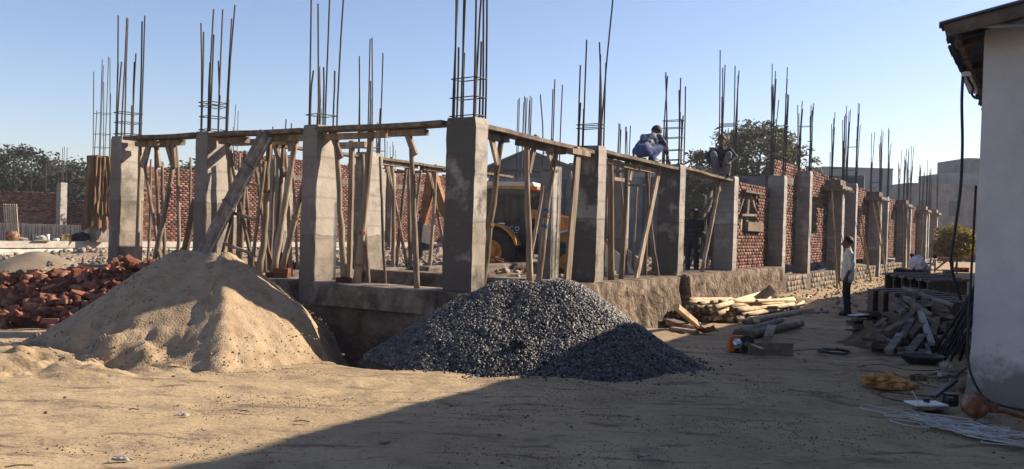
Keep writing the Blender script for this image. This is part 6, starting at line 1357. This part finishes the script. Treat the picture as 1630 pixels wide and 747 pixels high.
stick(onw(48)+ZD*.03-VD*.25, onw(75)+ZD*.02-VD*.25, .12, .03, 'dark stick lying on the far left plinth', 'wood_dark', 'stick', 'stick')

# ================================================================== LITTER
v, f = stones(26000, (-7, 6.5, 5.0, 13), lambda x, y: ground_z(x, y)+.001, .003, .011, 25, clip=lambda x, y, h: (gravel_h(x, y) < 0) & (sand_h(x, y) < .03) & (fbm(x*.9, y*1.6, 141, 4) > .12))
tag(link('soil_crumbs', v, f, MT['dark_soil']), 'fine dark crumbs and chips over the yard', kind='stuff')
v, f = stones(380, (-7, 6.5, 5.2, 13), lambda x, y: ground_z(x, y)+.002, .008, .024, 15, clip=lambda x, y, h: (gravel_h(x, y) < 0) & (sand_h(x, y) < .03) & (fbm(x*.6, y*.6, 121, 3) > -.08))
tag(link('loose_clods', v, f, MT['dark_soil']), 'small clods and chips scattered over the yard', kind='stuff')
v, f = stones(6000, (4, 19, 15, 44), lambda x, y: ground_z(x, y)+.005, .015, .075, 16, clip=lambda x, y, h: (lambda a, b: (b > -2.6) & (b < -.1) & (a > 9.5))((x-C0.x)*UD.x+(y-C0.y)*UD.y, (x-C0.x)*VD.x+(y-C0.y)*VD.y))
tag(link('rubble_scatter', v, f, MT['rubble_stone']), 'rubble and spoil strewn along the stone plinth', kind='stuff')
def fz(x, y): 
    a = (x-C0.x)*UD.x+(y-C0.y)*UD.y; b = (x-C0.x)*VD.x+(y-C0.y)*VD.y; return fill_z(a, b)+.01
v, f = stones(9000, (-16, 16, 12, 44), fz, .04, .16, 18, clip=lambda x, y, h: (lambda a, b: (b > .7) & (b < 20.5) & (a > .8) & (a < 32))((x-C0.x)*UD.x+(y-C0.y)*UD.y, (x-C0.x)*VD.x+(y-C0.y)*VD.y))
tag(link('floor_rubble', v, f, MT['rubble_stone']), 'broken rubble over the earth floor inside the building', kind='stuff')
def scrap(px, py, s_, label, mat_='paper', name='paper_scrap', cat='paper', seed=1):
    p = on_z(px, py, 0); p.z = float(ground_z(np.array(p.x), np.array(p.y))); n = 7; vs = []; fs = []
    for i in range(n+1):
        for j in range(n+1):
            x, y = (i/n-.5), (j/n-.5); vs.append(p+Vector((x*s_*1.4+.2*s_*y, y*s_*.8, .012+.5*s_*abs(mnoise.noise(Vector((x*2.2, y*2.2, seed)))))))
    m = n+1
    for k in range(len(vs)): pass
    top = [q for q in vs]; bot = [q-ZD*.002 for q in vs]; vs = top+bot; o_ = m*m
    for i in range(n):
        for j in range(n): a = i*m+j; fs.append((a, a+m, a+m+1, a+1)); fs.append((o_+a, o_+a+1, o_+a+m+1, o_+a+m))
    return tag(link(name, vs, fs, MT[mat_]), label, cat)
scrap(290, 664, .09, 'folded scrap of white paper on the sunlit ground', seed=3)
crumple(on_z(193, 734, 0), .06, .03, .022, 'paper', 'rag', 'dirty pale rag at the bottom left', 'rag', 14, amp=.4)
scrap(775, 586 if False else 640, .04, 'tiny pale leaf in the shade before the gravel heap', seed=5, mat_='wood_pale', name='dry_leaf', cat='leaf')
scrap(1020, 725, .05, 'small pale scrap on the shaded ground at the bottom', seed=6, name='paper_scrap')
scrap(612, 705, .06, 'dry leaf lying in the shade at the bottom centre', seed=8, mat_='wood_grey', name='dry_leaf', cat='leaf')
for k, (px, py, L, lb) in enumerate([(480, 671, .13, 'dark twig on the sunlit ground near the shade edge'), (390, 655, .08, 'pale straw right of the paper scrap'), (213, 652, .09, 'thin twig left of the paper scrap'), (30, 742, .16, 'dark stick at the bottom left corner')]):
    p = on_z(px, py, .01); a = rnd.uniform(-.4, .4); tag(MB().tube([p-Vector((math.cos(a)*L/2, math.sin(a)*L/2, 0)), p+ZD*.008, p+Vector((math.cos(a)*L/2, math.sin(a)*L/2, 0))], .005, 5).build('twig', MT['wood_dark']), lb, 'twig')
for k, (px, py, r_, lb) in enumerate([(1015, 670, .025, 'dark clod on the shaded ground right of centre'), (795, 695, .02, 'dark clod on the shaded ground below the gravel'), (545, 566, .03, 'small stone at the left foot of the gravel heap')]):
    crumple(on_z(px, py, 0), r_, r_*.8, r_*.5, 'dark_soil', 'clod', lb, 'clod', 50+k, n=1)
pr_ = at(828, 582, 9.95); pr_.z = float(gravel_h(np.array(pr_.x), np.array(pr_.y)))+.01
crumple((pr_.x, pr_.y, pr_.z-.05), .09, .05, .075, 'black', 'rubber_pan', 'crushed black rubber pan half buried at the front foot of the gravel heap', 'pan', 61, n=2, amp=.5, hole=(0, -.9, .4))

# ================================================================== THE AIR
hz = bpy.data.materials.new('haze'); hz.use_nodes = True; hn = hz.node_tree.nodes; hn.remove(hn['Principled BSDF'])
pv = hn.new('ShaderNodeVolumePrincipled'); pv.inputs['Color'].default_value = (.9, .94, 1, 1); pv.inputs['Density'].default_value = .0007; pv.inputs['Anisotropy'].default_value = .3
hz.node_tree.links.new(pv.outputs[0], hn['Material Output'].inputs['Volume'])
tag(MB().box(-950, 950, -70, 1900, -3, 14).build('haze', hz), 'thin dusty air over the whole site', kind='stuff')
import OpenImageIO as oiio, numpy as np
a=oiio.ImageBuf('/workdir/render_main.png').get_pixels(oiio.FLOAT)[:,:,:3]
T=dict(skyTL=((30,20),'145 172 218'),skyC=((420,60),'170 200 236'),skyR=((880,100),'222 237 255'),litground=((100,400),'203 175 140'),shade=((600,440),'90 86 82'),cornerA=((456,230),'58 52 55'),cornerB=((478,200),'190 175 155'),col3B=((330,260),'165 150 130'),col3A=((308,220),'70 62 58'),sandlit=((245,310),'222 190 150'),wall=((1000,200),'107 109 117'),brickR=((760,240),'130 95 80'))
for n,((x,y),t) in T.items():
    p=a[y-3:y+4,x-3:x+4].mean((0,1)); print(n,(p*255).astype(int),'target',t)
